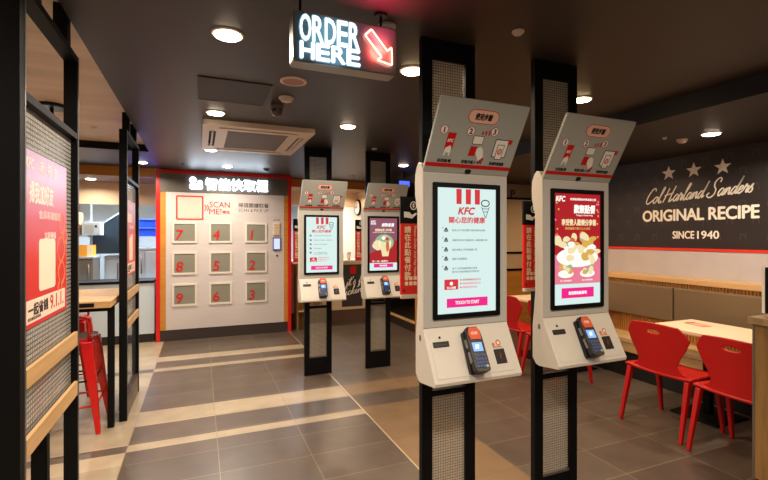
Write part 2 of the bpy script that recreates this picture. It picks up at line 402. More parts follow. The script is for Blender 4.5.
# far walls of the dining side
BEIGE = mat('beige_board', 'd2b48c', .6, noise=.05); BEIGED = mat('beige_upper', '9c8670', .6)
b = MB(); b.box((3.35, 6.2, 0), (8, 6.3, 1.03), ORW); b.box((3.35, 6.2, 1.03), (8, 6.3, 1.32), BEIGE); b.box((3.35, 6.2, 1.32), (8, 6.3, 2.256), mat('pale_panel', 'e6c8a0', .6)); b.box((3.35, 6.2, 2.256), (8, 6.3, CZR), BEIGED)
struct(b.build('wall_back'))
b = MB()
for z in (1.03, 1.32, 2.256): b.box((3.35, 6.19, z - .018), (8, 6.2, z + .018), BLACK)
for x in (3.6, 4.62, 5.85): b.box((x - .025, 6.185, 1.32), (x + .025, 6.2, 2.256), BLACK)
struct(b.build('trim_5'))
wl = thing('wall_letters', 'dark lettering high on the pale wall between the two front kiosks', 'lettering', (0, 6.2, 0))
m = MB(); m.M = FR((0, -.001, 0)); m.text('P', 4.98, 2.335, .09, .13, INK, bold=.03); m.build('letter', wl)
struct(MB().box((7.9, -2.5, 0), (8, 12, CZR), PLAS).build('wall_side'))
struct(MB().box((-5.1, -2.5, 0), (-5, 12, 2.8), mat('left_cream', 'd8c2a4', .7)).build('wall_left'))

# ---------------------------------------------------------------- kitchen side behind (left)
STEEL = mat('stainless', 'b9c2c8', .3, .35, noise=.06, nscale=4); STEELD = mat('steel_brownish', '7d7468', .35, .4)
CREAMW = mat('cream_bulkhead', 'e2c8a8', .7); KW = mat('kitchen_tile', 'c9d6dd', .4)
b = MB(); b.box((-5, 7.5, 2.49), (-.62, 7.53, CZ + .02), ORW); struct(b.build('trim_6'))
b = MB(); b.box((-5, 7.53, 2.49), (-.62, 8.46, 2.52), mat('soffit_grey', '8a7c70', .6)); struct(b.build('ceiling_counter'))
b = MB(); b.box((-5, 8.46, 2.13), (-.62, 8.5, 2.52), CREAMW); struct(b.build('wall_bulkhead'))
struct(MB().box((-5, 11.0, 0), (6, 11.1, 2.7), KW).build('wall_kitchen'))
struct(MB().box((-5, 8.5, 2.5), (3.27, 11, 2.56), mat('kitchen_ceiling', 'c8ccd0', .6)).build('ceiling_kitchen'))
# service counter front
cn = thing('service_counter', 'white fronted kitchen counter left of the locker wall with dark plinth', 'counter', (-2.6, 7.55, 0))
MB().box((-2.0, 0, .13), (1.96, .5, .90), mat('counter_white', 'c8d4dc', .35)).build('front_panel', cn)
MB().box((-2.0, -.02, .90), (1.96, .5, .935), BLACK).build('worktop_edge', cn)
MB().box((-2.0, .02, 0), (1.96, .5, .13), mat('plinth_dark', '241c18', .4)).build('plinth', cn)
# fridge counter / steel cabinets
def steel_cabinet(x0, x1, y, z1, doors, label, mt=STEEL, d=.6):
    t = thing('steel_cabinet', label, 'cabinet', ((x0 + x1) / 2, y, 0)); wd = (x1 - x0) / 2
    MB().box((-wd, .02, .1), (wd, d, z1 - .03), mt, .004).build('body', t)
    MB().box((-wd - .01, 0, z1 - .03), (wd + .01, d, z1), STEEL, .004).build('worktop', t)
    for i in range(doors):
        a = -wd + i * 2 * wd / doors + .012; q = a + 2 * wd / doors - .024
        dr = MB().box((a, 0, .14), (q, .02, z1 - .06), mt, .004).build('door', t)
        MB().tube([(q - .04, -.02, z1 - .45), (q - .04, -.02, z1 - .12)], .010, STEELD).build('handle', dr)
    for sx in (-1, 1): MB().cyl((sx * (wd - .05), .1, 0), .02, .1, BLACKM).build('leg', t)
    return t
steel_cabinet(-1.15, -.63, 8.75, 1.40, 2, 'tall steel cabinet with long bar handles under the blue bins')
steel_cabinet(-2.35, -1.62, 8.5, 1.27, 1, 'brownish steel drawer cabinet with a yellow carton on top', STEELD)
steel_cabinet(-1.56, -1.30, 9.1, 1.25, 1, 'narrow steel prep cabinet under the sloping hood')
sh = thing('wall_shelf', 'steel shelf carrying blue bins beside the red locker frame', 'shelf', (-.86, 8.8, 0))
MB().box((-.3, 0, 1.585), (.27, .35, 1.60), STEEL).build('board', sh)
for x in (-.28, .25): MB().box((x - .012, .32, 1.40), (x + .012, .345, 2.3), STEEL).build('upright', sh)
BL = mat('blue_plastic', '1646c8', .35)
for i, (z, lb) in enumerate(((1.60, 'lower blue plastic bin on the steel shelf'), (1.755, 'upper blue plastic bin stacked on the lower blue bin'))):
    t = thing('storage_bin', lb, 'bin', (-.87, 8.83, z))
    m = MB(); m.prism([(-.19, .004), (.19, .004), (.215, .13), (-.215, .13)], 0, .28, BL, 'y'); m.build('tub', t)
    MB().box((-.225, -.012, .13), (.225, .29, .15), BL, .005).build('rim', t)
hd = thing('extractor_hood', 'dark sloping extractor hood behind the kitchen counter', 'hood', (-1.5, 9.0, 0))
MB().prism([(-.25, 1.30), (.38, 1.30), (.38, 2.02), (.2, 2.02), (-.25, 1.68)], 0, .7, mat('hood_dark', '28333a', .35, .4), 'y').build('canopy', hd)
MB().prism([(-.26, 1.67), (.2, 2.01), (.2, 2.04), (-.26, 1.70)], -.012, .0, STEEL, 'y').build('trim', hd)
KR = mat('cardboard', 'b98a5c', .8); 
t = thing('carton', 'brown cardboard carton on the kitchen rack, left of the steel machine', 'carton', (-2.05, 8.6, 1.62))
MB().box((-.22, 0, 0), (.22, .3, .38), KR, .004).build('box', t); MB().box((-.225, -.002, .17), (.225, .3, .2), mat('tape', 'd6b98c', .4)).build('tape', t)
rk = thing('kitchen_rack', 'steel rack holding the cardboard carton above the drawer cabinet', 'rack', (-2.05, 8.55, 0))
MB().box((-.35, 0, 1.595), (.35, .4, 1.62), STEEL).build('shelf', rk)
for x in (-.33, .33): MB().box((x - .012, .37, 1.27), (x + .012, .395, 2.3), STEEL).build('upright', rk)
t = thing('holding_cabinet', 'small steel food machine with a pale front beside the carton', 'machine', (-1.66, 8.6, 1.62))
MB().box((-.13, 0, 0), (.13, .3, .22), mat('pale_steel', 'b8ccd6', .4), .01).build('case', t); MB().cyl((.07, -.012, .15), .018, .012, BLACK, axis='y').build('knob', t); MB().box((-.10, -.003, .02), (.04, 0, .18), STEEL).build('window', t)
t = thing('carton', 'yellow carton standing on the brownish drawer cabinet', 'carton', (-1.84, 8.62, 1.27))
MB().box((-.2, 0, 0), (.2, .25, .19), mat('yellow_card', 'e8a030', .6), .004).build('box', t); MB().box((.12, -.002, .0), (.2, 0, .19), mat('cream_card', 'e8d8b0', .6)).build('label', t)
# kitchen ceiling lights
for x, y in ((-2.4, 9.0), (-1.0, 8.85), (.9, 9.6), (2.2, 9.3)):
    t = thing('kitchen_light', 'cool white panel light in the kitchen ceiling', 'light', (x, y, 2.5), 0, 'kitchen panel lights')
    MB().box((-.3, -.3, -.025), (.3, .3, 0), EDGE).build('frame', t); MB().box((-.28, -.28, -.03), (.28, .28, -.025), emi('cool_panel', 'dcebff', 4)).build('diffuser', t)
    lamp('kitchen_lamp', (0, 0, -.04), 85 if x < 0 else 35, COOL, t, .55, shape='SQUARE')

# ---------------------------------------------------------------- pickup locker
lk = thing('pickup_locker', 'red framed food pickup locker wall with nine numbered glass doors', 'locker', (0, 7.5, 0))
PAN = mat('locker_panel', 'cfc5c0', .5, noise=.09, nscale=3, stretch=(1, 1, 14)); RF = mat('locker_red', 'd41c16', .35)
x0, x1 = -.615, 1.42
m = MB(); 
m.box((x0 + .05, .05, 0), (x1 - .05, .6, 2.57), PAN); m.build('body', lk)
m = MB(); m.box((x0, -.01, 0), (x0 + .055, .6, 2.62), RF); m.box((x1 - .055, -.01, 0), (x1, .6, 2.62), RF); m.box((x0 + .055, -.01, 2.57), (x1 - .055, .6, 2.62), RF); m.build('frame', lk)
cols_ = ((-.395, -.043), (.131, .474), (.674, 1.022)); rows_ = ((1.499, 1.825), (1.01, 1.363), (.525, .874))
holes = [[(a, z0), (q, z0), (q, z1), (a, z1)] for a, q in cols_ for z0, z1 in rows_]
m = MB(); m.M = FR((0, .05, 0)); m.plate([[(x0 + .135, .17), (x1 - .12, .17), (x1 - .12, 2.285), (x0 + .135, 2.285)]] + holes, 0, .045, PAN); m.build('front_panel', lk)
for a, q in ((x0 + .055, x0 + .135), (x1 - .12, x1 - .055)): MB().box((a, .004, .17), (q, .05, 2.285), ORW).build('side_panel', lk)
MB().box((x0 + .055, .012, 0), (x1 - .055, .05, .17), mat('locker_plinth', '3a302b', .4)).build('plinth', lk)
MB().box((x0 + .055, -.002, 2.285), (x1 - .055, .05, 2.57), mat('locker_header', '6d665f', .35, .2)).build('header', lk)
hs = MB(); hs.M = FR((0, -.004, 0)); LED = emi('led_white', 'dff0ff', 5.5)
hs.text('智能快取櫃', .555, 2.425, .95, .185, LED, ext=.03, bold=.03)
hs.disc(-.10, 2.475, .05, .05, 0, .03, LED); hs.rrect(-.15, 2.335, .04, 2.42, .03, 0, .03, LED); hs.disc(.0, 2.44, .035, .035, 0, .03, LED)
hs.build('lit_letters', lk, 'glowing white header characters')
RL = mat('locker_red_ink', 'c41a10', .5); FRM = mat('door_frame', 'e0d6c8', .4); DG = mat('door_glass', '8b8778', .2, spec=.5)
nums = {0: '789', 1: '456', 2: '123'}
for ci, (a, q) in enumerate(cols_):
    for ri, (z0, z1) in enumerate(rows_):
        n = ('789', '456', '123')[ci][ri]
        d = MB(); d.M = FR((0, .005, 0)); e = .03
        d.plate([[(a, z0), (q, z0), (q, z1), (a, z1)], [(a + e, z0 + e), (q - e, z0 + e), (q - e, z1 - e), (a + e, z1 - e)]], -.02, .014, FRM)
        d = d.build('door', lk)
        MB().box((a + e, -.001, z0 + e), (q - e, .02, z1 - e), DG).build('glass', d)
        g = MB(); g.M = FR((0, -.003, 0)); g.text(n, a + .105, z0 + .125, None, .15, RL, shear=.12, bold=.022); g.build('number', d, 'red number ' + n)
g = MB(); g.M = FR((0, .004, 0)); SR = mat('scan_red', 'd63a20', .5)
g.plate([rr(-.34, 1.86, .05, 2.235, .02), rr(-.32, 1.88, .03, 2.215, .015)], 0, .004, SR)
g.rrect(-.30, 1.90, .01, 2.195, .01, 0, .002, mat('blank_card', 'dcc4b2', .6))
for k in (0, .035): g.plate([[(.06 + k, 2.0), (.075 + k, 2.0), (.10 + k, 2.05), (.075 + k, 2.10), (.06 + k, 2.10), (.085 + k, 2.05)]], 0, .003, SR)
g.text('SCAN', .29, 2.105, .30, .09, SR, bold=.01); g.text('ME!', .225, 1.995, .18, .09, SR, bold=.01); g.text('掃我', .385, 1.985, .11, .055, SR, bold=.02)
g.build('scan_notice', lk)
g = MB(); g.M = FR((0, .004, 0)); GI = mat('grey_ink', '5a5250', .5)
g.text('掃碼開櫃取餐', .81, 2.105, .48, .075, GI, bold=.015); g.text('SCAN & PICK UP', .81, 2.025, .47, .05, GI); g.build('pickup_notice', lk)
kp = MB().box((1.125, -.012, 1.62), (1.235, .004, 1.83), mat('keypad_white', 'dcd4c8', .4), .004).build('keypad', lk)
g = MB()
for i in range(3):
    for j in range(4): g.box((1.14 + i * .031, -.016, 1.64 + j * .045), (1.16 + i * .031, -.012, 1.67 + j * .045), mat('key_peach', 'd8b080', .5))
g.build('keys', kp)
sc_ = MB().box((1.115, -.015, 1.37), (1.245, .004, 1.585), mat('purple_case', '5a3a8a', .3), .006).build('scanner', lk); MB().box((1.13, -.018, 1.39), (1.23, -.015, 1.565), emi('scan_screen', 'd8e8ff', 1.0)).build('display', sc_)
g = MB(); g.cyl((1.185, -.004, 1.28), .014, .01, INK, axis='y'); g.build('keyhole', lk)
g = MB(); g.M = FR((0, .004, 0)); g.text('24 HR', 1.18, 1.875, .10, .022, INK); g.build('small_label', lk)
lamp('locker_header_glow', (.4, -.20, 2.38), 2.6, (.75, .87, 1), lk, 1.1, (R(-115), 0, 0), 'RECTANGLE', .15)

# ---------------------------------------------------------------- order counter at the back right of the locker
oc = thing('order_counter', 'cream order counter with a dark slogan panel behind the far kiosks', 'counter', (2.2, 7.85, 0))
CRM = mat('counter_cream', 'd8bd94', .45); DKP = mat('slogan_dark', '3a302c', .5)
MB().box((-.73, 0, .24), (.745, .6, 1.12), CRM, .02).build('body', oc); MB().box((-.73, -.02, 1.12), (.745, .62, 1.16), CREAMT, .008).build('worktop', oc); MB().box((-.73, .02, 0), (.745, .6, .24), mat('wood_plinth', '5a4030', .5)).build('plinth', oc)
sp = MB().box((.22, -.006, .30), (.62, 0, 1.08), DKP).build('slogan_panel', oc)
g = MB(); g.M = FR((0, -.008, 0)); script(g, "it's f", .30, .68, .30, .075, .008, ML, .2, .06); script(g, 'lickin', .22, .50, .38, .075, .008, ML, .2, .06); g.build('slogan', sp)
g = MB(); g.M = FR((0, -.008, 0)); g.plate([[(.38, .90), (.49, .90), (.50, 1.03), (.45, 1.06), (.37, 1.03)]], 0, .003, REDP); g.build('red_emblem', sp)
tray = thing('napkin_box', 'small dark napkin box standing on the order counter', 'box', (2.42, 7.98, 1.16)); MB().box((-.07, 0, 0), (.07, .12, .13), mat('box_dark', '4a3a30', .5), .006).build('case', tray); MB().box((-.05, .02, .13), (.05, .1, .145), WHP).build('napkins', tray)
t = thing('paper_cup_stack', 'stack of white paper cups on the order counter', 'cups', (2.60, 8.0, 1.16)); 
m = MB(); m.lathe((0, 0, 0), [(.0, 0), (.03, 0), (.042, .10), (.044, .11), (.042, .12), (.043, .14), (.045, .15), (.0, .15)], WHP); m.build('cups', t)
# side wall with a clock
b = MB(); b.box((2.95, 7.95, 1.16), (3.05, 11, 2.6), CREAMW); b.box((2.95, 8.45, 0), (3.05, 11, 1.16), CREAMW); struct(b.build('wall_clock_side'))
ck = thing('wall_clock', 'round black rimmed clock on the cream side wall behind the far kiosks', 'clock', (2.945, 8.42, 2.18), 0)
m = MB(); m.cyl((-.035, 0, 0), .16, .035, BLACK, 32, axis='x'); m.build('case', ck); m = MB(); m.cyl((-.037, 0, 0), .135, .003, mat('clock_face', 'e8e4dc', .4), 32, axis='x'); m.build('dial', ck)
m = MB(); m.box((-.041, -.004, 0), (-.038, .004, .10), INK); m.box((-.041, -.004, -.004), (-.038, .075, .004), INK); m.build('hands', ck)
b = MB(); b.box((1.45, 7.87, 2.48), (3.27, 7.9, CZ + .02), ORW); struct(b.build('trim_7'))
b = MB(); b.box((1.45, 8.5, 2.20), (2.95, 8.54, 2.5), CREAMW); struct(b.build('wall_menu_band'))
struct(MB().box((1.45, 7.9, 2.48), (2.95, 8.5, 2.5), mat('soffit_tan', 'a08a70', .6)).build('ceiling_order'))
pn = thing('kitchen_door', 'pale blue swing door in the passage behind the far kiosks', 'door', (2.62, 9.6, 0)); MB().box((-.35, 0, 0), (.2, .04, 2.1), mat('door_pale', 'b8c8d4', .4)).build('leaf', pn); MB().cyl((-.1, -.004, 1.5), .11, .004, mat('porthole', '6b7f8c', .1, .2), axis='y').build('porthole', pn)
dw = thing('display_rack', 'narrow dark display rack between locker and far left kiosk', 'rack', (1.75, 7.57, 0))
m = MB(); m.box((-.22, 0, 0), (-.19, .24, 1.6), OAKZ); m.box((.19, 0, 0), (.22, .24, 1.6), OAKZ); m.box((-.19, .22, 0), (.19, .24, 1.6), OAKZ); m.build('case', dw)
for z in (.3, .65, 1.0, 1.35): MB().box((-.19, 0, z), (.19, .22, z + .02), OAKX).build('shelf', dw)
for j, z in enumerate((.67, 1.02)):
    for i in range(3):
        t = thing('takeaway_box', 'small coloured takeaway box on the display rack shelf', 'box', (1.62 + i * .12, 7.63, z), 0, 'boxes on the display rack'); MB().box((-.045, 0, 0), (.045, .08, .13), (REDP, WHP, KR)[(i + j) % 3], .003).build('carton', t); MB().box((-.03, -.001, .04), (.03, 0, .08), (WHP, REDP, WHP)[(i + j) % 3]).build('label', t)
# curb and posts toward the far dining zone
CURB = mat('curb_dark', '33271f', .4)
m = MB(); m.box((3.30, 6.6, 0), (3.36, 7.85, .14), CURB); struct(m.build('baseboard_right'))
m = MB(); m.box((3.29, 6.6, .14), (3.37, 7.85, .16), OAK); struct(m.build('trim_8'))
for y in (7.82, 6.52):
    struct(MB().box((3.30, y, 0), (3.37, y + .08, CZR), ORW).build('trim_%d' % (9 if y > 7 else 10)))
struct(MB().box((3.05, 9.3, 0), (8, 9.4, CZR), mat('far_wall', '8c7358', .7)).build('wall_far')); struct(MB().box((3.05, 9.28, 0), (8, 9.3, .16), CURB).build('baseboard_far'))

# ---------------------------------------------------------------- kiosk post frames
def post_frame(x, y, label, wd=.322):
    t = thing('steel_post_frame', label, 'post frame', (x, y, 0), 0, None); h = wd / 2; b_ = .060; D = .036
    for s in (-1, 1): MB().box((min(s * h, s * (h - b_)), 0, 0), (max(s * h, s * (h - b_)), D, CZ), BLACK, .003).build('upright', t)
    for z0, z1, nm in ((0, .20, 'kick_plate'), (.770, .80, 'rail'), (2.52, CZ, 'rail')): MB().box((-h + b_, .002, z0), (h - b_, D - .002, z1), BLACK).build(nm, t)
    MB().box((-h + b_, .004, .20), (h - b_, .013, .215), EDGE).build('ledge', t)
    for z0, z1 in ((.215, .77), (.96, 2.52)): uv_planar(MB().box((-h + b_ + .001, .015, z0 + .001), (h - b_ - .001, .023, z1 - .001), GLASSB).build('glass_pane', t))
    return t
POSTS = [(1.212, 2.02, 'black post frame with wired glass behind the nearest kiosk'), (1.940, 2.02, 'black post frame with wired glass behind the front right kiosk'), (1.266, 5.03, 'black post frame behind the far left kiosk beside the locker'), (2.016, 5.03, 'black post frame behind the far right kiosk with the drink poster')]
for p in POSTS: post_frame(*p)

# ---------------------------------------------------------------- kiosks
SCRW = emi('screen_mint', 'd8efeb', 1.0); S_RED = emi('screen_red', 'e0303a', .9); S_DR = emi('screen_deep_red', 'c01522', .8); S_PINK = emi('screen_pink', 'f01888', 1.0); S_WH = emi('screen_white', 'fdfaf2', 1.05)
S_GR = emi('screen_grey', '7c8c90', .8); S_BK = emi('screen_ink', '20302f', .5); S_CR = emi('screen_cream', 'f4e2b0', 1.0); S_GN = emi('screen_green', '9fc490', .9); S_PL = emi('screen_plum', '9c5a70', .8)
S_GD = emi('screen_gold', 'e0b050', .95); S_OR = emi('screen_orange', 'd8703a', .9); S_PK2 = emi('screen_rose', 'ee7f96', .95)
def kfc(m, x, y, w, h, mt, z=.0005): m.text('KFC', x, y, w, h, mt, z, .0005, bold=.05, shear=.25)
def rows(m, x0, x1, y, h, mt, txt, z=.0005): m.text(txt, (x0 + x1) / 2, y, x1 - x0, h, mt, z, .0005, bold=.01)
def scr_steps(m):
    W_ = .1675
    for x in (-.047, .006, .058): m.plate([[(x - .014, .225), (x + .014, .225), (x + .015, .298), (x - .015, .298)]], 0, .001, S_RED)
    kfc(m, -.004, .192, .095, .034, S_RED); m.text('關心您的健康', .0, .148, .205, .030, S_RED, 0, .001, bold=.03)
    # line-drawn cone figure
    m.plate([[(.105 + .026 * cos(a), .232 + .018 * sin(a)) for a in [i * pi / 8 for i in range(16)]], [(.105 + .021 * cos(a), .232 + .013 * sin(a)) for a in [i * pi / 8 for i in range(16)]]], 0, .001, S_BK)
    for p, q in (((.082, .215), (.105, .160)), ((.128, .215), (.107, .160)), ((.085, .205), (.126, .205)), ((.092, .19), (.120, .19))): 
        m.tube([(p[0], p[1], .001), (q[0], q[1], .001)], .0016, S_BK, 4)
    for i, (z, t) in enumerate(((.098, '當您已有不適身體不適症狀請勿用餐'), (.050, '請隨時保持社交距離並在入場前配戴口罩'), (.004, '請於用餐以外時間請戴口罩'), (-.040, '請配合測量體溫'), (-.086, '為了大家的健康請務必清潔'))):
        m.disc(-.137, z + .012, .003, .003, 0, .001, S_RED, 10); m.rrect(-.130, z - .008, -.108, z + .005, .003, 0, .0008, S_GR); m.disc(-.119, z + .008, .0055, .005, 0, .0012, S_BK, 12)
        rows(m, -.085, (-.085 + min(len(t), 17) * .0118), z, .010, S_GR, t)
    rows(m, -.085, .07, -.102, .010, S_GR, '配合消毒感謝您的配合')
    m.rrect(-.128, -.187, -.052, -.138, .003, 0, .001, S_RED); m.text('安心用餐', -.09, -.178, .05, .012, S_WH, .001, .0005, bold=.02); m.disc(-.09, -.158, .009, .009, .001, .0015, S_WH)
    for k, z in enumerate((-.142, -.160, -.178)): m.disc(-.037, z, .004, .004, 0, .001, S_RED); rows(m, -.028, .078 - .02 * (k == 2), z, .010, S_RED if k < 1 else S_PK2, '實聯制點餐防疫安全')
    m.plate([[(-.115, -.273), (.118, -.273), (.118, -.230), (-.115, -.230)]], 0, .001, S_PINK); m.text('TOUCH TO START', .0, -.2515, .135, .016, S_WH, .001, .0005, bold=.03)
def scr_feast(m):
    W_ = .1675
    m.plate([[(-W_, -.19), (W_, -.19), (W_, .302), (-W_, .302)]], 0, .0005, S_DR)
    m.plate([[(-W_, -.19), (W_, -.19), (W_, -.05), (-W_, -.03)]], .0005, .0008, S_PK2)
    m.text('KFC', -.122, .272, .065, .028, S_WH, .0008, .0005, bold=.05, shear=.2); m.text('肯德基最懂你的餐桌新主張', .04, .272, .19, .013, S_WH, .0008, .0005, bold=.02)
    m.text('歡聚點餐', .05, .218, .155, .046, S_WH, .0008, .001, bold=.05, shear=.1); m.text('Happy Gathering', .05, .184, .12, .012, S_WH, .0008, .0005)
    m.text('享受雙人歡樂分享餐', .01, .145, .25, .034, S_CR, .0008, .001, bold=.04); m.text('限時優惠只要三九九元起', .0, .112, .18, .014, S_GD, .0008, .0005, bold=.02)
    rnd = random.Random(3)
    for i in range(16): m.disc(rnd.choice((-1, 1)) * rnd.uniform(.13, .16), rnd.uniform(.05, .28), .006, .006, .0005, .001, S_GD if i % 2 else S_PK2, 8)
    m.disc(0, -.045, .15, .055, .0008, .0012, S_WH, 28)
    for i in range(34):
        x = rnd.uniform(-.15, .15); y = .09 - abs(x) * .25 - rnd.random() * .13
        m.disc(x, y, rnd.uniform(.018, .033), rnd.uniform(.014, .026), .0012 + i * .00004, .0014 + i * .00004, (S_CR, S_GD, S_CR, S_WH, S_OR, S_GN)[i % 6 if i % 6 < 4 or i % 12 > 6 else 0], 9, .18)
    for x in (-.085, .07):
        m.disc(x, -.135, .055, .022, .0008, .0012, S_WH)
        for i in range(7): m.disc(x + rnd.uniform(-.035, .035), -.118 + rnd.uniform(-.012, .022), .018, .014, .0012 + i * .0001, .0014 + i * .0001, (S_CR, S_GD, S_GN)[i % 3], 9, .2)
        m.text('單人套餐優惠', x, -.172, .08, .009, S_WH, .0008, .0005)
    m.plate([[(-.115, -.267), (.118, -.267), (.118, -.212), (-.115, -.212)]], 0, .001, S_PINK); m.text('點我開始點餐吧', .0, -.240, .13, .018, S_WH, .001, .0005, bold=.04)
def scr_drink(m):
    W_ = .1675
    m.plate([[(-W_, -.215), (W_, -.215), (W_, .302), (-W_, .302)]], 0, .0005, S_PL)
    m.plate([[(-W_, -.215), (W_, -.215), (W_, .05), (-W_, -.11)]], .0005, .0008, S_DR)
    kfc(m, -.12, .26, .06, .026, S_WH, .0008); m.text('咖啡館', -.12, .235, .06, .018, S_WH, .0008, .0005, bold=.03)
    m.text('絕對香濃', .055, .225, .15, .040, S_WH, .0008, .001, bold=.05, shear=.15); m.text('超值飲品第二杯半價', -.0, .165, .20, .030, S_CR, .0008, .001, bold=.04); m.text('任選兩杯冰熱美式拿鐵皆可享有優惠', .0, .137, .27, .012, S_WH, .0008, .0005)
    m.disc(.01, .02, .115, .095, .0008, .001, S_GN, 26); m.disc(-.06, -.01, .07, .06, .001, .0012, S_CR, 20, .1); m.disc(.02, .015, .075, .085, .0012, .0014, S_WH, 24); m.plate([[(-.05, .06), (.09, .06), (.06, -.14), (-.015, -.14)]], .0014, .0016, S_CR)
    m.disc(.02, .06, .07, .035, .0016, .0018, S_GN, 20, .08); m.disc(.0, .072, .025, .02, .0018, .002, S_WH, 12, .1); m.disc(.045, .062, .022, .018, .0018, .002, S_RED, 12, .1)
    m.disc(.05, -.02, .02, .07, .0016, .0018, S_OR, 12); m.text('買一送一優惠中', -.04, -.195, .19, .02, S_WH, .0008, .0005, bold=.02)
    m.plate([[(-.115, -.267), (.118, -.267), (.118, -.225), (-.115, -.225)]], 0, .001, S_PINK); m.text('開始點餐', .0, -.246, .09, .018, S_WH, .001, .0005, bold=.04)

def kiosk(x, y, label, scr):
    t = thing('self_order_kiosk', label, 'kiosk', (x, y, 0)); hw = .24
    prof = [(-.175, 1.165), (-.175, 1.905), (-.168, 1.925), (-.150, 1.945), (-.13, 1.953), (-.112, 1.935), (-.096, 1.90), (-.092, 1.86), (-.095, 1.80), (-.107, 1.755), (-.118, 1.72), (-.120, 1.30), (-.110, 1.20), (-.10, 1.12), (-.10, .945), (-.125, .915), (-.15, .908), (-.288, .925), (-.292, .94)]
    bevel(MB().prism(prof, -hw, hw, WHITE, 'x').build('housing', t), .006, 2)
    MB().prism([(-.1755, 1.17), (-.1785, 1.17), (-.1785, 1.90), (-.1755, 1.90)], -hw + .006, hw - .006, GREYF).build('front_plate', t)
    MB().box((-.15, -.115, 1.0), (.15, .0 if y < 3 else .10, 1.75), BLACKM).build('wall_bracket', t)
    bz = MB(); bz.M = FR((0, -.1785, 1.532)); bz.plate([rr(-.19, -.325, .19, .325, .005), rr(-.1675, -.302, .1675, .302, .002)], 0, .010, BLACK); bz.build('bezel', t)
    s = MB(); s.M = FR((0, -.1785, 1.532)); s.plate([rr(-.1673, -.3018, .1673, .3018, .002)], 0, .003, SCRW); s = s.build('screen', t, 'lit touch screen')
    g = MB(); g.M = FR((0, -.1816, 1.532)); scr(g); g.build('screen_graphics', s)
    # header: leans toward the customer
    a = Vector((-.178, 1.905)); bt = Vector((-.352, 2.21)); L = (bt - a).length; up = Vector((0, (bt - a).x, (bt - a).y)).normalized()
    hm = plane((0, a.x, a.y), (1, 0, 0), up)
    h = MB(); h.M = hm; h.plate([rr(-hw, 0, hw, L, .006, 3)], -.014, 0, HEADM); h = h.build('header_panel', t)
    MB_ = MB(); MB_.M = hm; MB_.box((-hw, .030, 0), (hw, .048, .0015), REDP); MB_.build('red_stripe', h)
    q = MB(); q.M = hm; q.rrect(-.016, .004, .016, .024, .008, 0, .004, INK); q.build('sensor', h)
    g = MB(); g.M = hm; z = .0006
    g.rrect(-.08, .248, .085, .312, .032, 0, .0008, REDI); g.rrect(-.077, .251, .082, .309, .029, .0008, .0014, PEACH); g.text('使用步驟', .003, .280, .092, .030, INK, .0014, .0006, bold=.05, shear=.1)
    for n, cx, cy in (('1', -.185, .205), ('2', -.045, .210), ('3', .085, .218)):
        g.disc(cx, cy, .021, .022, 0, .0008, REDI); g.disc(cx, cy, .018, .019, .0008, .0012, WHP); g.text(n, cx, cy, None, .024, INK, .0012, .0006, bold=.05)
    g.plate([[(-.162, .115), (-.120, .115), (-.117, .195), (-.159, .195)]], 0, .001, REDP); kfc(g, -.139, .158, .032, .014, WHP, .001)
    g.plate([[(-.160, .085), (-.128, .085), (-.125, .122), (-.133, .135), (-.157, .122)]], .001, .0016, WHP); g.plate([[(-.152, .078), (-.134, .078), (-.134, .100), (-.152, .100)]], .0016, .002, HEADM)
    g.plate([rr(-.022, .150, .037, .192, .004)], 0, .0008, INK); g.plate([rr(-.019, .153, .034, .189, .003)], .0008, .0012, WHP); g.plate([[(-.026, .093), (.010, .093), (.014, .140), (-.022, .140)]], 0, .0012, REDP)
    g.plate([[(.012, .108), (.038, .070), (.062, .082), (.048, .128), (.030, .142), (.012, .128)]], .0012, .0018, WHP); g.plate([[(.036, .068), (.046, .062), (.068, .078), (.060, .090)]], .0018, .0022, REDI)
    for k in range(3): g.box((.018 + k * .018, .198, 0), (.026 + k * .018, .214 + .004 * k, .001), REDI)
    g.plate([rr(.105, .095, .185, .185, .006)], 0, .0008, INK); g.plate([rr(.109, .099, .181, .181, .005)], .0008, .0012, WHP); g.plate([rr(.125, .085, .165, .16, .004)], .0012, .0016, INK); g.plate([rr(.128, .088, .162, .157, .004)], .0016, .002, WHP); g.disc(.145, .125, .013, .015, .002, .0023, REDI); g.disc(.145, .125, .008, .01, .0023, .0026, PEACH); g.plate([[(.178, .165), (.200, .165), (.203, .187), (.180, .187)]], .0012, .0016, REDP)
    g.text('自助點餐', -.145, .060, .072, .017, INK, 0, .0006, bold=.05); g.text('依指示插入卡片', .005, .062, .115, .017, INK, 0, .0006, bold=.05); g.text('收據取餐號碼', .150, .062, .085, .017, INK, 0, .0006, bold=.05)
    g.build('instruction_print', h)
    # console parts; its face runs from (-.175,1.165) down to (-.292,.94)
    a = Vector((-.175, 1.165)); bt = Vector((-.292, .94)); up = Vector((0, (a - bt).x, (a - bt).y)).normalized()
    cm = plane((0, bt.x - .002, bt.y), (1, 0, 0), up)           # local y runs up the face, 0..0.253
    q = MB(); q.M = cm; q.plate([rr(-hw + .02, .02, hw - .02, .235, .006)], -.001, .0006, GREYF if False else WHITE); q.build('console_plate', t)
    q = MB(); q.M = cm; q.plate([rr(-.207, .162, -.123, .188, .003), rr(-.200, .172, -.130, .178, .002)], 0, .004, INK); q.plate([rr(-.200, .172, -.130, .178, .002)], 0, .002, mat('slot_dark', '2a2622', .4)); q.build('receipt_slot', t)
    q = MB(); q.M = cm; q.disc(-.165, .208, .006, .006, 0, .003, INK); q.build('lens', t)
    q = MB(); q.M = cm; q.rrect(.112, .055, .172, .125, .003, 0, .003, INK); q.plate([[(.135, .080), (.144, .078), (.149, .104), (.141, .106)]], .003, .004, mat('dull_red', '7a1418', .5)); q.build('card_reader', t)
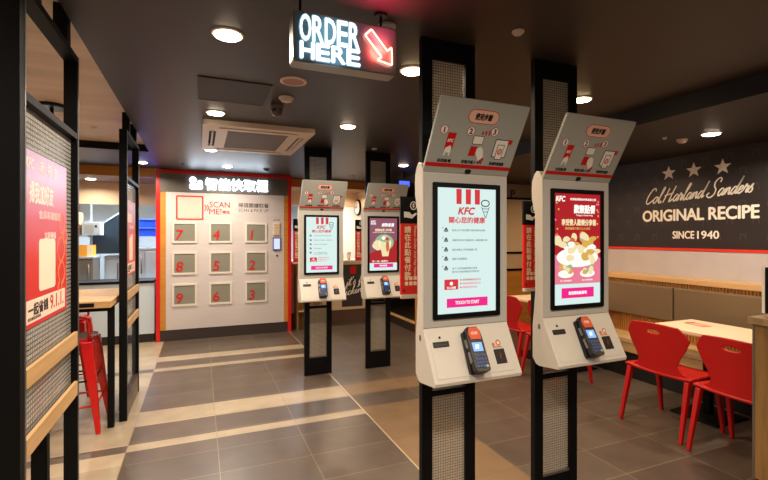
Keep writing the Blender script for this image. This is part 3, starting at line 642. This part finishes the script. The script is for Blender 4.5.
    q = MB(); q.M = cm; SO = mat('orange_sticker', 'c87048', .5); q.disc(.150, .155, .014, .016, 0, .001, SO); q.disc(.120, .148, .009, .010, 0, .001, SO); q.box((.112, .132, 0), (.165, .138, .001), SO); q.disc(.150, .155, .007, .008, .001, .0014, WHP); q.build('sticker', t)
    for zz in (1.12, .99): 
        q = MB(); q.M = plane((-hw, -.15, zz), (0, -1, 0), (0, 0, 1)); q.disc(0, 0, .006, .014, 0, .003, EDGE); q.build('side_lock', t); break
    # card terminal resting in its cradle
    tm = thing('card_terminal', label_term[label], 'card terminal', (x, y, 0))
    T0 = Matrix.Translation((0, 0, 0 if y < 3 else -.022)) @ cm @ Matrix.Translation((-.006, .125, .002)) @ Matrix.Rotation(R(-2), 4, 'Z')
    q = MB(); q.M = T0; q.rrect(-.046, -.105, .040, .095, .012, 0, .022, BLACKM); q.build('cradle', tm)
    T1 = T0 @ Matrix.Translation((0, 0, .018)) @ Matrix.Rotation(R(-5), 4, 'X')
    q = MB(); q.M = T1; q.plate([[(-.036, -.105), (.034, -.105), (.040, -.095), (.042, .04), (.040, .085), (.028, .108), (-.026, .108), (-.038, .085), (-.042, .04), (-.042, -.095)]], 0, .032, mat('terminal_body', '0c0d10', .35)); bd = bevel(q.build('body', tm), .004, 2)
    q = MB(); q.M = T1; q.plate([[(-.027, .045), (.030, .045), (.034, .075), (.026, .103), (-.022, .103), (-.032, .075)]], .0315, .036, mat('terminal_orange', 'd8562c', .5)); q.text('感應', 0, .075, .035, .016, WHP, .036, .0005); q.build('contactless_pad', tm)
    q = MB(); q.M = T1; q.rrect(-.026, -.012, .026, .030, .002, .0315, .034, emi('terminal_screen', '6aa8ff', 1.3)); q.plate([[(-.015, .0), (.005, .0), (.010, .02), (-.01, .02)]], .034, .0345, S_WH); q.build('display', tm)
    ks = MB(); ks.M = T1
    for i in range(4):
        for j in range(4): ks.rrect(-.029 + i * .0155, -.088 + j * .017, -.0165 + i * .0155, -.077 + j * .017, .002, .0315, .035, mat('terminal_key', '2c4a80', .4) if (i, j) != (3, 0) else mat('terminal_key_grey', 'a0a8b0', .4))
    ks.build('keypad', tm)
    q = MB(); q.M = T1; q.box((-.047, -.06, .008), (-.042, -.01, .02), EDGE); q.box((-.047, .01, .008), (-.042, .05, .02), EDGE); q.build('card_slot', tm)
    return t
K = [(1.203, 2.02, 'nearest white order kiosk, mint screen with written health rules', scr_steps, 'card terminal on the nearest kiosk with the mint screen'),
     (1.915, 2.02, 'front right white order kiosk, red screen with a platter of fried food', scr_feast, 'card terminal on the front right kiosk with the red food screen'),
     (1.233, 4.93, 'far left white order kiosk with mint screen, beside the locker', scr_steps, 'small far card terminal on the kiosk beside the locker'),
     (1.965, 4.93, 'far right white order kiosk whose screen shows a drink bowl', scr_drink, 'small far card terminal on the kiosk showing the drink')]
label_term = {k[2]: k[4] for k in K}
for x, y, lb, sc, _ in K:
    k = kiosk(x, y, lb, sc)
    if y > 3: k.scale.x = 1.03; k.location.z = -.022

# side banners
SB = mat('banner_red', 'd42218', .45); SGOLD = mat('banner_print', 'f0d8b0', .5)
def banner(x, y, label):
    t = thing('side_banner', label, 'sign', (x, y, 0)); h = .052; a, b_ = 1.31, 1.80
    MB().box((-h, 0, a), (h, .012, b_ - .135), SB).build('red_board', t); MB().box((-h, 0, b_ - .135), (h, .012, b_), BLACK).build('black_head', t)
    MB().box((-h, -.010, a - .02), (h, .012, a), mat('lip_beige', 'c8b49c', .5), .003).build('tray_lip', t)
    g = MB(); g.M = FR((0, -.0005, 0))
    g.plate([[(.018 + .019 * cos(i * pi / 8), b_ - .045 + .022 * sin(i * pi / 8)) for i in range(16)], [(.018 + .014 * cos(i * pi / 8), b_ - .045 + .017 * sin(i * pi / 8)) for i in range(16)]], 0, .001, WHP); g.text('$', .018, b_ - .045, .010, .022, WHP, bold=.03)
    g.plate([[(-.035, b_ - .105), (-.02, b_ - .105), (.01, b_ - .11), (.038, b_ - .085), (.03, b_ - .08), (.01, b_ - .092), (-.005, b_ - .078), (-.035, b_ - .075)]], 0, .001, WHP)
    g.build('pay_emblem', t); g = MB(); g.M = FR((0, -.0005, 0))
    for i, ch in enumerate('請在此點餐付款'): g.text(ch, -.014, b_ - .165 - i * .038, .034, .033, SGOLD, bold=.03)
    g.build('chinese_line', t); g = MB(); g.M = FR((0, -.0005, 0))
    for i in range(3):
        for j in range(2): g.rrect(-.030 + i * .024, a + .045 + j * .026, -.012 + i * .024, a + .064 + j * .026, .003, 0, .001, SGOLD)
    g.rrect(-.042, a + .012, -.028, a + .026, .002, 0, .001, mat('dim_red', '7a1010', .5))
    g.build('pay_symbols', t)
    g = MB(); g.M = plane((.026, -.0005, (a + b_ - .135) / 2 + .04), (0, 0, -1), (1, 0, 0)); g.text('Please Order And Pay Here', 0, 0, .25, .016, SGOLD, bold=.01); g.build('english_line', t)
    return t
banner(.975, 2.004, 'red and black pay here banner left of the nearest kiosk'); banner(1.728, 1.995, 'red and black pay here banner between the two front kiosks')
banner(1.022, 5.00, 'small far pay here banner between the locker and the far left kiosk'); banner(1.760, 5.0, 'small far pay here banner between the two far kiosks')

# ---------------------------------------------------------------- left partition frames
def partition(y0, y1, label, kick, mid=None, cool=True):
    t = thing('partition_screen', label, 'partition', (-.585, y0, 0)); L = y1 - y0; ZT = 2.53
    for a in (-.025 if mid else 0, L - .035): MB().box((-.085 if mid and a < 0 else -.06, a, 0), (0, .035 if a < .1 else a + .035, ZT), BLACK, .002).build('upright', t)
    for a in (.15, L - .22): MB().box((-.058, a, ZT), (-.002, a + .065, CZW), BLACK).build('ceiling_post', t)
    MB().box((-.06, .035, ZT - .03), (0, L - .035, ZT), BLACK).build('top_rail', t); MB().box((-.06, .035, 2.10), (0, L - .035, 2.13), BLACK).build('rail', t)
    for z in (1.035, .78): 
        MB().box((-.05, .035, z - .012), (-.012, L - .035, z + .06), BLACK).build('rail', t)
        MB().box((-.014, .036, z + .004), (.002, L - .036, z + .076), OAK, .002).build('wooden_rail', t)
    m = MB()
    for a in (.018, L - .022): m.box((0.0, a, 0), (.0015, a + .014, ZT), mat('lit_edge_grey', '6a6664', .4, .6))
    m.build('lit_edge', t)  # lit side faces of the uprights painted as lighter grey strips
    if kick: MB().box((-.055, .035, 0), (-.005, L - .035, .19), mat('kick_brown', '4a3a30', .3)).build('kick_plate', t)
    if mid: MB().box((-.058, mid, 0), (-.002, mid + .035, .768), BLACK).build('leg', t)
    for z0, z1 in ((1.11, 2.10), (.853, 1.022)): 
        uv_planar(MB().box((-.036, .036, z0 - .015), (-.028, L - .036, z1), GLASSC).build('glass_pane', t), (1, 2))
    if kick: uv_planar(MB().box((-.036, .036, .191), (-.028, L - .036, .767), GLASSR).build('glass_pane', t), (1, 2))
    return t
partition(1.955, 2.755, 'tall black partition with wired glass nearest on the left', False, .285)
partition(4.40, 5.225, 'smaller black partition with wired glass farther along the left', True)
# red printed poster; the pink upper fade is a reflection painted into its colour
PST = bpy.data.materials.new('poster_print_reflection'); PST.use_nodes = True; nt = PST.node_tree; b = nt.nodes['Principled BSDF']
tc = nt.nodes.new('ShaderNodeTexCoord'); sx = nt.nodes.new('ShaderNodeSeparateXYZ'); mr = nt.nodes.new('ShaderNodeMapRange'); mr.inputs['From Min'].default_value = 1.5; mr.inputs['From Max'].default_value = 1.84
cr = nt.nodes.new('ShaderNodeValToRGB'); cr.color_ramp.elements[0].color = lin('d41a12'); cr.color_ramp.elements[1].color = lin('c8a8c8')
e = cr.color_ramp.elements.new(.5); e.color = lin('cf5c74')
nt.links.new(tc.outputs['Object'], sx.inputs[0]); nt.links.new(sx.outputs['Z'], mr.inputs['Value']); nt.links.new(mr.outputs[0], cr.inputs[0]); nt.links.new(cr.outputs[0], b.inputs['Base Color']); b.inputs['Roughness'].default_value = .35
def poster(y0, label):
    t = thing('promo_poster', label, 'poster', (-.585, y0, 0)); Wd = .62
    MB().box((-.0265, .0, 1.245), (-.0225, Wd, 1.935), PST).build('sheet', t)
    g = MB(); g.M = plane((-.0224, .035, 0), (0, 1, 0), (0, 0, 1)); PW = mat('poster_white', 'f2dcd4', .5)
    kfc(g, .075, 1.885, .09, .04, PW)
    g.build('logo', t); g = MB(); g.M = plane((-.0224, .035, 0), (0, 1, 0), (0, 0, 1))
    for i in range(3): g.text(('新', '好', '友')[i], .22 + i * .09, 1.885, .05, .055, PW, bold=.02)
    g.text('掃我加好友', .22, 1.775, .30, .085, PW, bold=.04); g.text('會員專屬優惠', .33, 1.69, .30, .035, PW)
    g.text('立即掃描', .33, 1.605, .16, .03, PW, bold=.02)
    g.rrect(.18, 1.375, .40, 1.59, .02, 0, .001, mat('poster_card', 'e8dcc4', .6))
    g.build('poster_lettering', t); g = MB(); g.M = plane((-.0224, .035, 0), (0, 1, 0), (0, 0, 1))
    PO = mat('poster_line', 'f08a5c', .5)
    for k, (cx, cz, r) in enumerate(((.50, 1.66, .05), (.49, 1.54, .06), (.50, 1.43, .055), (.56, 1.60, .035), (.47, 1.36, .03))):
        n = 20; g.plate([[(cx + r * cos(2 * pi * i / n) * (1 + .12 * cos(5 * i)), cz + r * sin(2 * pi * i / n)) for i in range(n)], [(cx + (r - .008) * cos(2 * pi * i / n) * (1 + .12 * cos(5 * i)), cz + (r - .008) * sin(2 * pi * i / n)) for i in range(n)]], 0, .001, PO)
    g.build('line_art', t); g = MB(); g.M = plane((-.0224, 0, 0), (0, 1, 0), (0, 0, 1))
    g.plate([[(.05, 1.262), (.59, 1.262), (.59, 1.352), (.05, 1.352)]], 0, .0008, PW); g.plate([[(.058, 1.268), (.582, 1.268), (.582, 1.346), (.058, 1.346)]], .0008, .0012, mat('poster_cream', 'f6d8c0', .5))
    g.text('一起省錢', .21, 1.312, .24, .048, INK, .0012, .0005, bold=.05); g.text('9.1.1.', .46, 1.312, .2, .06, REDI, .0012, .0005, bold=.03); g.text('限時優惠請掃碼', .16, 1.278, .15, .014, INK, .0012, .0005)
    g.build('price_box', t); return t
poster(1.995, 'large red poster with a pink reflection painted at the top on the nearest glass partition, with blank white card'); poster(4.50, 'narrow looking red poster on the farther glass partition')

# high table and stool behind the partition
ht = thing('high_table', 'high light wood table with black legs behind the far left partition', 'table', (-1.4, 4.65, 0))
MB().box((-.75, -.50, 1.025), (.735, .48, 1.08), OAKX, .004).build('tabletop', ht)
MB().box((-.70, -.40, .985), (.70, .40, 1.025), BLACK).build('apron', ht)
MB().box((.36, -.503, 1.036), (.62, -.50, 1.068), BLACKM).build('number_plate', ht)
for sx_ in (-1, 1):
    for sy_ in (-1, 1): MB().box((sx_ * .71 - .024, sy_ * .33 - .024, 0), (sx_ * .71 + .024, sy_ * .33 + .024, 1.025), BLACK, .003).build('leg', ht)
def stool(x, y, rz, label, grp):
    t = thing('metal_stool', label, 'stool', (x, y, 0), rz, grp); SH = .76
    m = MB(); m.M = Matrix.Translation((0, 0, SH)); m.plate([rr(-.155, -.155, .155, .155, .05)], -.012, 0, REDK); m.plate([rr(-.165, -.165, .165, .165, .06), rr(-.155, -.155, .155, .155, .05)], -.035, .004, REDK); m.build('seat', t)
    m = MB(); m.plate([rr(-.12, -.12, .12, .12, .03)], SH, SH + .006, mat('stool_wood', '8a6e54', .4)); m.build('seat_pad', t)
    for sx_ in (-1, 1):
        for sy_ in (-1, 1):
            m = MB(); m.bar((sx_ * .225, sy_ * .225, 0), (sx_ * .13, sy_ * .13, SH - .02), .035, .035, REDK, .085, .085); bevel(m.build('leg', t), .008, 2)
    for z, k in ((.22, .197), (.42, .172)):
        m = MB(); P = [(-k, -k, z), (k, -k, z), (k, k, z), (-k, k, z)]
        for i in range(4): m.tube([P[i], P[(i + 1) % 4]], .008, REDK if z < .3 else BLACKM)
        m.build('rung', t)
    m = MB(); m.tube([(-.145, -.145, SH - .02), (-.15, -.155, SH + .12), (-.13, -.16, SH + .165), (-.09, -.165, SH + .18), (.09, -.165, SH + .18), (.13, -.16, SH + .165), (.15, -.155, SH + .12), (.145, -.145, SH - .02)], .012, REDK, 10); m.build('low_back', t)
    return t
stool(-.985, 4.43, 0, 'red metal bar stool with low tube back at the near end of the high table', None)
stool(-1.25, 5.45, pi, 'red metal bar stool at the far side of the high table', None)

# ---------------------------------------------------------------- chairs, tables, bench (right)
def chair_proto(label):
    t = thing('red_chair', label, 'chair', (0, 0, 0), 0, 'red chairs along the tables')   # faces +X
    # backrest: grid y,z with waist outline, grip hole, lean and curve
    ctrl = [(.47, .27), (.52, .18), (.56, .165), (.62, .19), (.70, .235), (.785, .268), (.84, .238), (.885, .198)]
    def half(z):
        for (a, wa), (b, wb) in zip(ctrl, ctrl[1:]):
            if a <= z <= b: return wa + (wb - wa) * (z - a) / (b - a)
        return ctrl[-1][1]
    nz, ny = 48, 40; bm = bmesh.new(); G = []
    for i in range(nz + 1):
        z = .47 + (.885 - .47) * i / nz; row = []
        for j in range(ny + 1):
            u = -1 + 2 * j / ny; y = u * half(z)
            zz = z - .012 * u * u * (z - .47) / .4
            e = math.hypot(y / .058, (z - .815) / .0165)
            row.append((bm.verts.new((-.19 - .055 * ((z - .47) / .4) ** 1.2 + .10 * y * y / .07 * .5, y, zz)), e))
        G.append(row)
    for i in range(nz):
        for j in range(ny):
            q = [G[i][j], G[i][j + 1], G[i + 1][j + 1], G[i + 1][j]]
            if sum(a[1] for a in q) / 4 < 1: continue
            bm.faces.new([a[0] for a in q])
    for row in G:
        for v, e in row:
            if v.link_faces and .3 < e < 1.25 and len(v.link_faces) < 4: v.co.y /= e; v.co.z = .815 + (v.co.z - .815) / e
    for v in [v for v in bm.verts if not v.link_faces]: bm.verts.remove(v)
    me = bpy.data.meshes.new('backrest'); bm.to_mesh(me); bm.free(); me.materials.append(PLAST)
    for p in me.polygons: p.use_smooth = True
    o = bpy.data.objects.new('backrest', me); col.objects.link(o); o.parent = t
    s = o.modifiers.new('solid', 'SOLIDIFY'); s.thickness = .012; s.offset = 0
    # seat: curved shell
    bm = bmesh.new(); G = []; nx = 14
    for i in range(nx + 1):
        u = i / nx; x = -.20 + .42 * u; row = []
        hw = .285 - .03 * u - (.03 if u > .93 else 0)
        for j in range(ny + 1):
            k = -1 + 2 * j / ny; y = k * hw
            z = .468 - .022 * (1 - k * k) * sin(pi * min(1, u * 1.1)) - .03 * max(0, u - .8) * 2 + .012 * k * k
            row.append(bm.verts.new((x, y, z)))
        G.append(row)
    for i in range(nx):
        for j in range(ny): bm.faces.new([G[i][j], G[i][j + 1], G[i + 1][j + 1], G[i + 1][j]])
    me = bpy.data.meshes.new('seat'); bm.to_mesh(me); bm.free(); me.materials.append(PLAST)
    for p in me.polygons: p.use_smooth = True
    o = bpy.data.objects.new('seat', me); col.objects.link(o); o.parent = t; s = o.modifiers.new('solid', 'SOLIDIFY'); s.thickness = .022; s.offset = 0
    for sx_ in (-1, 1):
        for sy_ in (-1, 1):
            m = MB(); tx = -.175 if sx_ < 0 else .17; bx = -.285 if sx_ < 0 else .24
            m.bar((bx, sy_ * .262, 0), (tx, sy_ * .25, .462), .030, .026, PLAST, .052, .040); bevel(m.build('leg', t), .007, 2)
    return t
p = chair_proto('red moulded chair with grip hole, nearer the front kiosks, fully in view'); p.location = (3.70, 2.535, 0)
dup(p, (3.66, 1.925, 0), 0, 'red moulded chair half hidden by the wooden cabinet at the right edge')
dup(p, (3.70, 3.85, 0), 0, 'red chair mostly hidden behind the front right kiosk')
dup(p, (3.70, 4.47, 0), 0, 'red chair glimpsed between the two front kiosks')
def table(y0, y1, peds, label):
    t = thing('dining_table', label, 'table', (4.2, (y0 + y1) / 2, 0)); L = (y1 - y0) / 2
    MB().box((-.30, -L, .752), (.31, L, .78), CREAMT, .004).build('tabletop', t); MB().box((-.302, -L - .001, .748), (.312, L + .001, .757), OAK).build('edge_band', t)
    for q in peds:
        MB().box((-.03, q - .03, .02), (.03, q + .03, .75), BLACK, .004).build('pedestal', t); MB().box((-.22, q - .2, 0), (.22, q + .2, .018), BLACK, .006).build('base_plate', t)
    g = MB(); g.plate([[( .0, L - .30), (.10, L - .32), (.16, L - .12), (.04, L - .10)]], .7805, .7815, REDP); g.plate([[(.02, L - .28), (.09, L - .295), (.13, L - .16), (.05, L - .14)]], .7815, .782, PEACH); g.build('table_sticker', t)
    return t
table(1.60, 2.895, (.30, -.35), 'long pale table between the two nearest red chairs and the bench'); table(3.88, 5.0, (.3, -.3), 'pale table farther back, seen between the front kiosks')
bn = thing('wall_bench', 'brown upholstered wall bench with pale seat along the mural wall', 'bench', (MW, 0, 0))
SLAT = wood_mat('bench_wood', 'c68a44', 1, .7, 12); LEA = mat('taupe_leather', '715c40', .5, bump=.15, nscale=60); SEATM = mat('seat_leather', 'c0a070', .45)
MB().box((-.20, -2.0, 0), (0, 4.9, 1.12), SLAT).build('back_box', bn)
MB().box((-.24, -2.0, 1.095), (0, 4.9, 1.15), OAK, .003).build('cap_ledge', bn)
g = MB()
for i in range(170): y = -.2 + i * .03; g.box((-.212, y, .50), (-.20, y + .018, 1.12), SLAT)
g.build('slat_panel', bn)
for a, q in ((-.05, 1.05), (1.07, 2.12), (2.14, 3.20), (3.215, 4.88)): MB().box((-.275, a, .68), (-.212, q, 1.05), LEA, .015).build('back_cushion', bn)
MB().box((-.53, -2.0, .40), (-.20, 4.9, .46), SEATM, .012).build('seat_pad', bn); MB().box((-.515, -2.0, .30), (-.20, 4.9, .40), OAK).build('seat_board', bn); MB().box((-.46, -2.0, 0), (-.20, 4.9, .30), mat('bench_kick', '120e0b', .6)).build('bench_base', bn)

# cabinet at the right edge with monitor
cb = thing('wooden_cabinet', 'wood grain cabinet standing at the right edge of the picture', 'cabinet', (3.055, 1.05, 0))
MB().box((0, 0, .16), (.55, .55, 1.08), OAKZ).build('body', cb); MB().box((-.022, -.02, 1.08), (.57, .568, 1.12), wood_mat('cab_top', 'a8865c', 0, .6)).build('top', cb); MB().box((.01, .01, 0), (.54, .54, .16), BLACK).build('plinth', cb)
MB().box((-.003, .543, .16), (.004, .553, 1.08), EDGE).build('edge_strip', cb); MB().box((.02, -.018, .18), (.53, 0, 1.05), OAKZ).build('door', cb)
mn = thing('counter_monitor', 'black monitor standing on the wooden cabinet', 'monitor', (3.15, 1.3, 1.12))
MB().box((-.025, -.15, .02), (.3, .285, .295), BLACK, .006).build('screen', mn) ; MB().box((.05, -.1, 0), (.25, .2, .02), BLACKM).build('stand', mn); MB().box((-.028, .275, .02), (-.02, .29, .295), WHP).build('edge', mn)

# ---------------------------------------------------------------- ceiling fixtures
def downlight(x, y, z, e, c, label, r=.066, em=20, grp=None):
    t = thing('downlight', label, 'ceiling light', (x, y, z), 0, grp)
    m = MB(); m.lathe((0, 0, 0), [(r + .014, 0), (r + .013, -.006), (r, -.008), (r, 0)], mat('lamp_ring', 'e8dccb', .4)); m.build('ring', t)
    m = MB(); m.lathe((0, 0, 0), [(r, -.003), (r * .93, -.014), (r * .5, -.020), (.001, -.021)], emi('lamp_%s' % ('w' if c in (WARM, AMBER) else 'n' if c == NEUT else 'c'), {WARM: 'ffd9a0', AMBER: 'ffd9a0', NEUT: 'ffe9cc', COOL: 'e8f2ff'}[c], em)); m.build('diffuser', t)
    lamp('downlight_lamp', (0, 0, -.026), e, c, t, r * 2)
    return t
DL = [(.13, 2.38, CZ, 24, NEUT, 'round downlight at the upper left, nearest over the floor aisle'),
 (1.21, 2.46, CZ, 20, WARM, 'round downlight just right of the hanging neon sign'),
 (1.27, 3.93, CZ, 20, NEUT, 'round downlight between the neon sign and the far left kiosk'),
 (.12, 3.92, CZ, 24, NEUT, 'round downlight at the near edge of the air conditioner'),
 (.12, 5.61, CZ, 22, NEUT, 'round downlight at the far edge of the air conditioner'),
 (.37, 6.85, CZ, 24, NEUT, 'round downlight right above the locker header'),
 (2.63, 2.49, CZ, 11, WARM, 'round downlight beside the post of the front right kiosk'),
 (4.13, 2.48, CZR, 21, NEUT, 'round downlight in the dark ceiling above the mural bench'),
 (2.7, 5.77, CZ, 13, WARM, 'round downlight above the blue monitor at the back'),
 (-.74, 6.92, CZ, 24, NEUT, 'round downlight past the far partition, left of the locker'),
 (3.55, 4.75, CZR, 10, WARM, 'small downlight seen between the two front kiosk headers'),
 (-1.55, 8.0, 2.49, 14, NEUT, 'downlight in the lowered ceiling over the service counter'),
 (2.45, 8.05, 2.48, 14, WARM, 'downlight under the wooden fascia behind the far kiosks')]
for a in DL: downlight(*a)
for x, y, z, e, c in ((.13, .4, CZ, 32, NEUT), (1.4, .3, CZ, 24, NEUT), (2.5, .2, CZ, 12, WARM), (4.2, .5, CZR, 10, AMBER), (.8, -1.2, CZ, 24, NEUT), (-1.6, 1.6, CZW, 22, NEUT), (-1.7, 3.6, CZW, 18, NEUT), (-1.6, 5.2, CZW, 16, NEUT), (-2.4, .2, CZW, 20, NEUT), (3.95, 3.9, CZR, 13, AMBER), (5.8, 5.2, CZR, 10, AMBER)):
    downlight(x, y, z, e, c, 'round ceiling downlight outside the picture', .075, 14, 'downlights outside the picture')

# neon ORDER HERE sign
sg = thing('hanging_neon_sign', 'glowing ORDER HERE light box with red neon arrow hanging from the ceiling', 'sign', (.598, 1.86, 2.437))
BX = mat('sign_box', '708c98', .3, .3)
m = MB(); m.M = FR((0, .08, 0)); m.plate([rr(-.238, -.100, .238, .100, .014)], 0, .078, mat('sign_case', '9a938a', .35, .4)); m.build('case', sg)
m = MB(); m.M = FR((0, .002, 0)); m.plate([rr(-.232, -.094, .232, .094, .012)], 0, .004, BX); m.build('face', sg)
NW = emi('neon_white', 'e6f4fa', 1.6); NB = emi('neon_blue', '7fb4c8', .7); NR = emi('neon_red', 'ff2a16', 7); NRC = emi('neon_core', 'ff8068', 9)
g = MB(); g.M = FR((0, -.002, 0))
def blk(s, x0, x1, y, h, ext):
    n = len(s); cw = (x1 - x0) / n
    for i, ch in enumerate(s):
        cx = x0 + cw * (i + .5)
        g.text(ch, cx, y, cw * .90, h + .002, NB, 0, .004, bold=.035); g.text(ch, cx, y, cw * .84, h - .003, NW, .004, .006, bold=.016 if h > .08 else .04)
blk('ORDER', -.214, .056, .034, .104, 0); blk('HERE', -.214, .060, -.054, .066, 0)
g.build('lit_letters', sg, 'white glowing letters')
g = MB(); g.M = FR((0, -.014, 0)); A = [(.085, .052), (.110, .072), (.180, .004), (.200, .020), (.205, -.055), (.142, -.055), (.158, -.026)]
A = [(.078, .045), (.108, .073), (.185, -.005), (.206, .012), (.208, -.062), (.138, -.050), (.157, -.034)]
P = [(a, b, 0) for a, b in A]; dens = []
for i in range(len(P)):
    a, b = Vector(P[i]), Vector(P[(i + 1) % len(P)])
    for k in (.04, .5, .96): dens.append(a.lerp(b, k))
g.tube(dens, .0036, NRC, 8, True); g.build('neon_arrow', sg, 'red neon arrow')
g = MB(); g.M = FR((0, -.001, 0)); g.plate([[(a, b) for a, b in A]], 0, .0006, mat('arrow_glow_red', 'd81a14', .5)); g.build('arrow_glow_backing', sg)  # neon glow on the sign face put into this red colour
for x in (-.20, .175): 
    MB().cyl((x, .04, .1), .006, .066, BLACKM, 10).build('rod', sg); MB().cyl((x, .04, (CZ - 2.4455) / 1.08 - .0115), .03, .011, BLACKM, 16).build('ceiling_plate', sg)
lamp('neon_red_lamp', (.14, -.03, 0), 2.8, (1, .05, .14), sg, .1, (R(-135), 0, 0)); lamp('neon_face_red', (.15, -.045, 0), .6, (1, .06, .04), sg, .06, (R(90), 0, 0)); lamp('neon_face_blue', (-.07, -.05, 0), .12, (.5, .85, 1), sg, .2, (R(90), 0, 0)); lamp('neon_blue_lamp', (-.07, -.03, 0), .8, (.6, .85, 1), sg, .2, (R(-90), 0, 0))

sg.scale.z = 1.08; sg.location.z = 2.4455
# air conditioner cassette
ac = thing('ceiling_air_conditioner', 'white four way cassette air conditioner set in the dark ceiling', 'air conditioner', (.52, 4.78, CZ))
ACW = mat('ac_cream', 'dccbb4', .45)
m = MB(); m.M = Matrix.Translation((0, 0, -.045)); m.plate([rr(-.50, -.62, .50, .62, .02), [(-.30, -.42), (.30, -.42), (.30, .42), (-.30, .42)], [(-.36, -.53), (.36, -.53), (.36, -.485), (-.36, -.485)], [(-.36, .485), (.36, .485), (.36, .53), (-.36, .53)], [(-.44, -.36), (-.38, -.36), (-.38, .36), (-.44, .36)], [(.38, -.36), (.44, -.36), (.44, .36), (.38, .36)]], 0, .045, ACW); bevel(m.build('panel', ac), .004, 1)
m = MB(); m.box((-.30, -.42, -.022), (.30, .42, -.012), mat('ac_filter', '7c7674', .6)); m.build('filter', ac)
m = MB()
for i in range(27): y = -.405 + i * .031; m.box((-.30, y, -.040), (.30, y + .010, -.024), mat('ac_grille', 'a09a98', .5))
for x in (-.3, .28): m.box((x, -.42, -.047), (x + .02, .42, -.040), ACW)
m.build('grille', ac)
m = MB(); 
for a in (((-.36, -.53), (.36, -.485)), ((-.36, .485), (.36, .53)), ((-.44, -.36), (-.38, .36)), ((.38, -.36), (.44, .36))): m.box((a[0][0], a[0][1], -.018), (a[1][0], a[1][1], -.008), BLACK)
m.build('air_slot', ac)
for a, q in (((-.355, -.515), (.355, -.50)), ((-.355, .50), (.355, .515)), ((-.418, -.355), (-.402, .355)), ((.402, -.355), (.418, .355))): MB().box((a[0], a[1], -.052), (q[0], q[1], -.03), ACW).build('louvre', ac)
hp = thing('access_panel', 'flush square access hatch in the dark ceiling left of the round speaker', 'hatch', (.22, 3.32, CZ)); m = MB(); m.M = Matrix.Translation((0, 0, -.006)); m.plate([rr(-.235, -.255, .235, .255, .004, 2), rr(-.225, -.245, .225, .245, .003, 2)], 0, .006, mat('hatch_dark', '2a211c', .6)); m.build('frame', hp); MB().box((-.225, -.245, -.005), (.225, .245, -.001), mat('hatch_brown', '2b2320', .6)).build('hatch_door', hp)
spk = thing('ceiling_speaker', 'round pinkish speaker grille in the ceiling below the neon sign', 'speaker', (.57, 2.93, CZ)); m = MB(); m.lathe((0, 0, 0), [(.088, 0), (.086, -.008), (.07, -.010), (.068, -.006)], mat('spk_rim', 'd8c4b4', .4)); m.build('rim', spk)
m = MB(); m.lathe((0, 0, 0), [(.07, -.005), (.04, -.009), (.001, -.010)], mat('spk_grille', 'b08474', .5, bump=.6, nscale=220)); m.build('grille', spk)
def dome(x, y, z, label, c='c9bfb2', r=.055, name='smoke_detector', cat='detector'):
    t = thing(name, label, cat, (x, y, z)); m = MB(); mm = mat('det_' + c, c, .4); m.lathe((0, 0, 0), [(r, 0), (r, -.014), (r * .8, -.018)], mm); m.build('base', t)
    m = MB(); m.lathe((0, 0, 0), [(r * .8, -.018), (r * .72, -.036), (r * .35, -.044), (.001, -.045)], mm); m.build('cover', t); t.scale.z = .45 if r < .04 else .8; return t
dome(.59, 3.3, CZ, 'pale smoke detector right of the ceiling hatch'); 
cmra = thing('dome_camera', 'dome security camera hanging beside the pale smoke detector', 'camera', (.555, 3.52, CZ)); m = MB(); m.lathe((0, 0, 0), [(.05, 0), (.05, -.03), (.048, -.035)], mat('cam_base', '6a5c4c', .4)); m.build('mount', cmra); m = MB(); m.lathe((0, 0, 0), [(.047, -.034), (.046, -.06), (.03, -.082), (.001, -.09)], mat('cam_glass', '1e1812', .08, spec=.9)); m.build('dome', cmra)
dome(1.47, 1.79, CZ, 'small pale detector in the ceiling above and between the front kiosks', r=.03); dome(4.14, 2.74, CZR, 'white smoke detector beside the downlight above the mural', r=.045)
dome(.84, 1.99, CZ, 'round fitting on the ceiling behind the right end of the neon sign', r=.045, name='sprinkler_head', cat='sprinkler')
dome(3.9, 2.74, CZR, 'tiny sprinkler left of the white detector above the mural', r=.02, name='sprinkler_head', cat='sprinkler')
dome(1.88, 4.82, CZ, 'tiny sprinkler above the far right kiosk', r=.03, name='sprinkler_head', cat='sprinkler'); dome(-.22, 6.84, CZ, 'tiny sprinkler above the left end of the locker header', '5a5450', .03, 'sprinkler_head', 'sprinkler')
dome(.93, 6.91, CZ, 'dark dome camera in front of the right end of the locker header', '4a4c50', .05, 'dome_camera', 'camera'); dome(-.994, 5.28, CZW, 'pale sprinkler in the wooden ceiling', 'd8c8b4', .03, 'sprinkler_head', 'sprinkler')
dome(2.38, 7.09, CZ, 'tiny detector in front of the wooden fascia behind the far kiosks', r=.03)
tm = thing('track_spot_mount', 'dark round ceiling mount with stem seen through the near partition', 'ceiling fixture', (-1.156, 4.536, CZW)); MB().cyl((0, 0, -.03), .11, .03, BLACKM, 24).build('canopy', tm); MB().cyl((0, 0, -.13), .014, .10, BLACKM, 12).build('stem', tm)
tv = thing('hanging_monitor', 'small blue lit monitor hanging behind the far right kiosk', 'monitor', (3.01, 6.4, 2.435)); MB().box((-.10, 0, -.05), (.10, .03, .06), BLACK).build('case', tv); MB().box((-.09, -.004, -.04), (.09, 0, .05), emi('blue_screen', '4a66ff', 1.6)).build('display', tv); MB().cyl((0, .015, .06), .012, CZ - 2.495, BLACKM, 10).build('rod', tv)
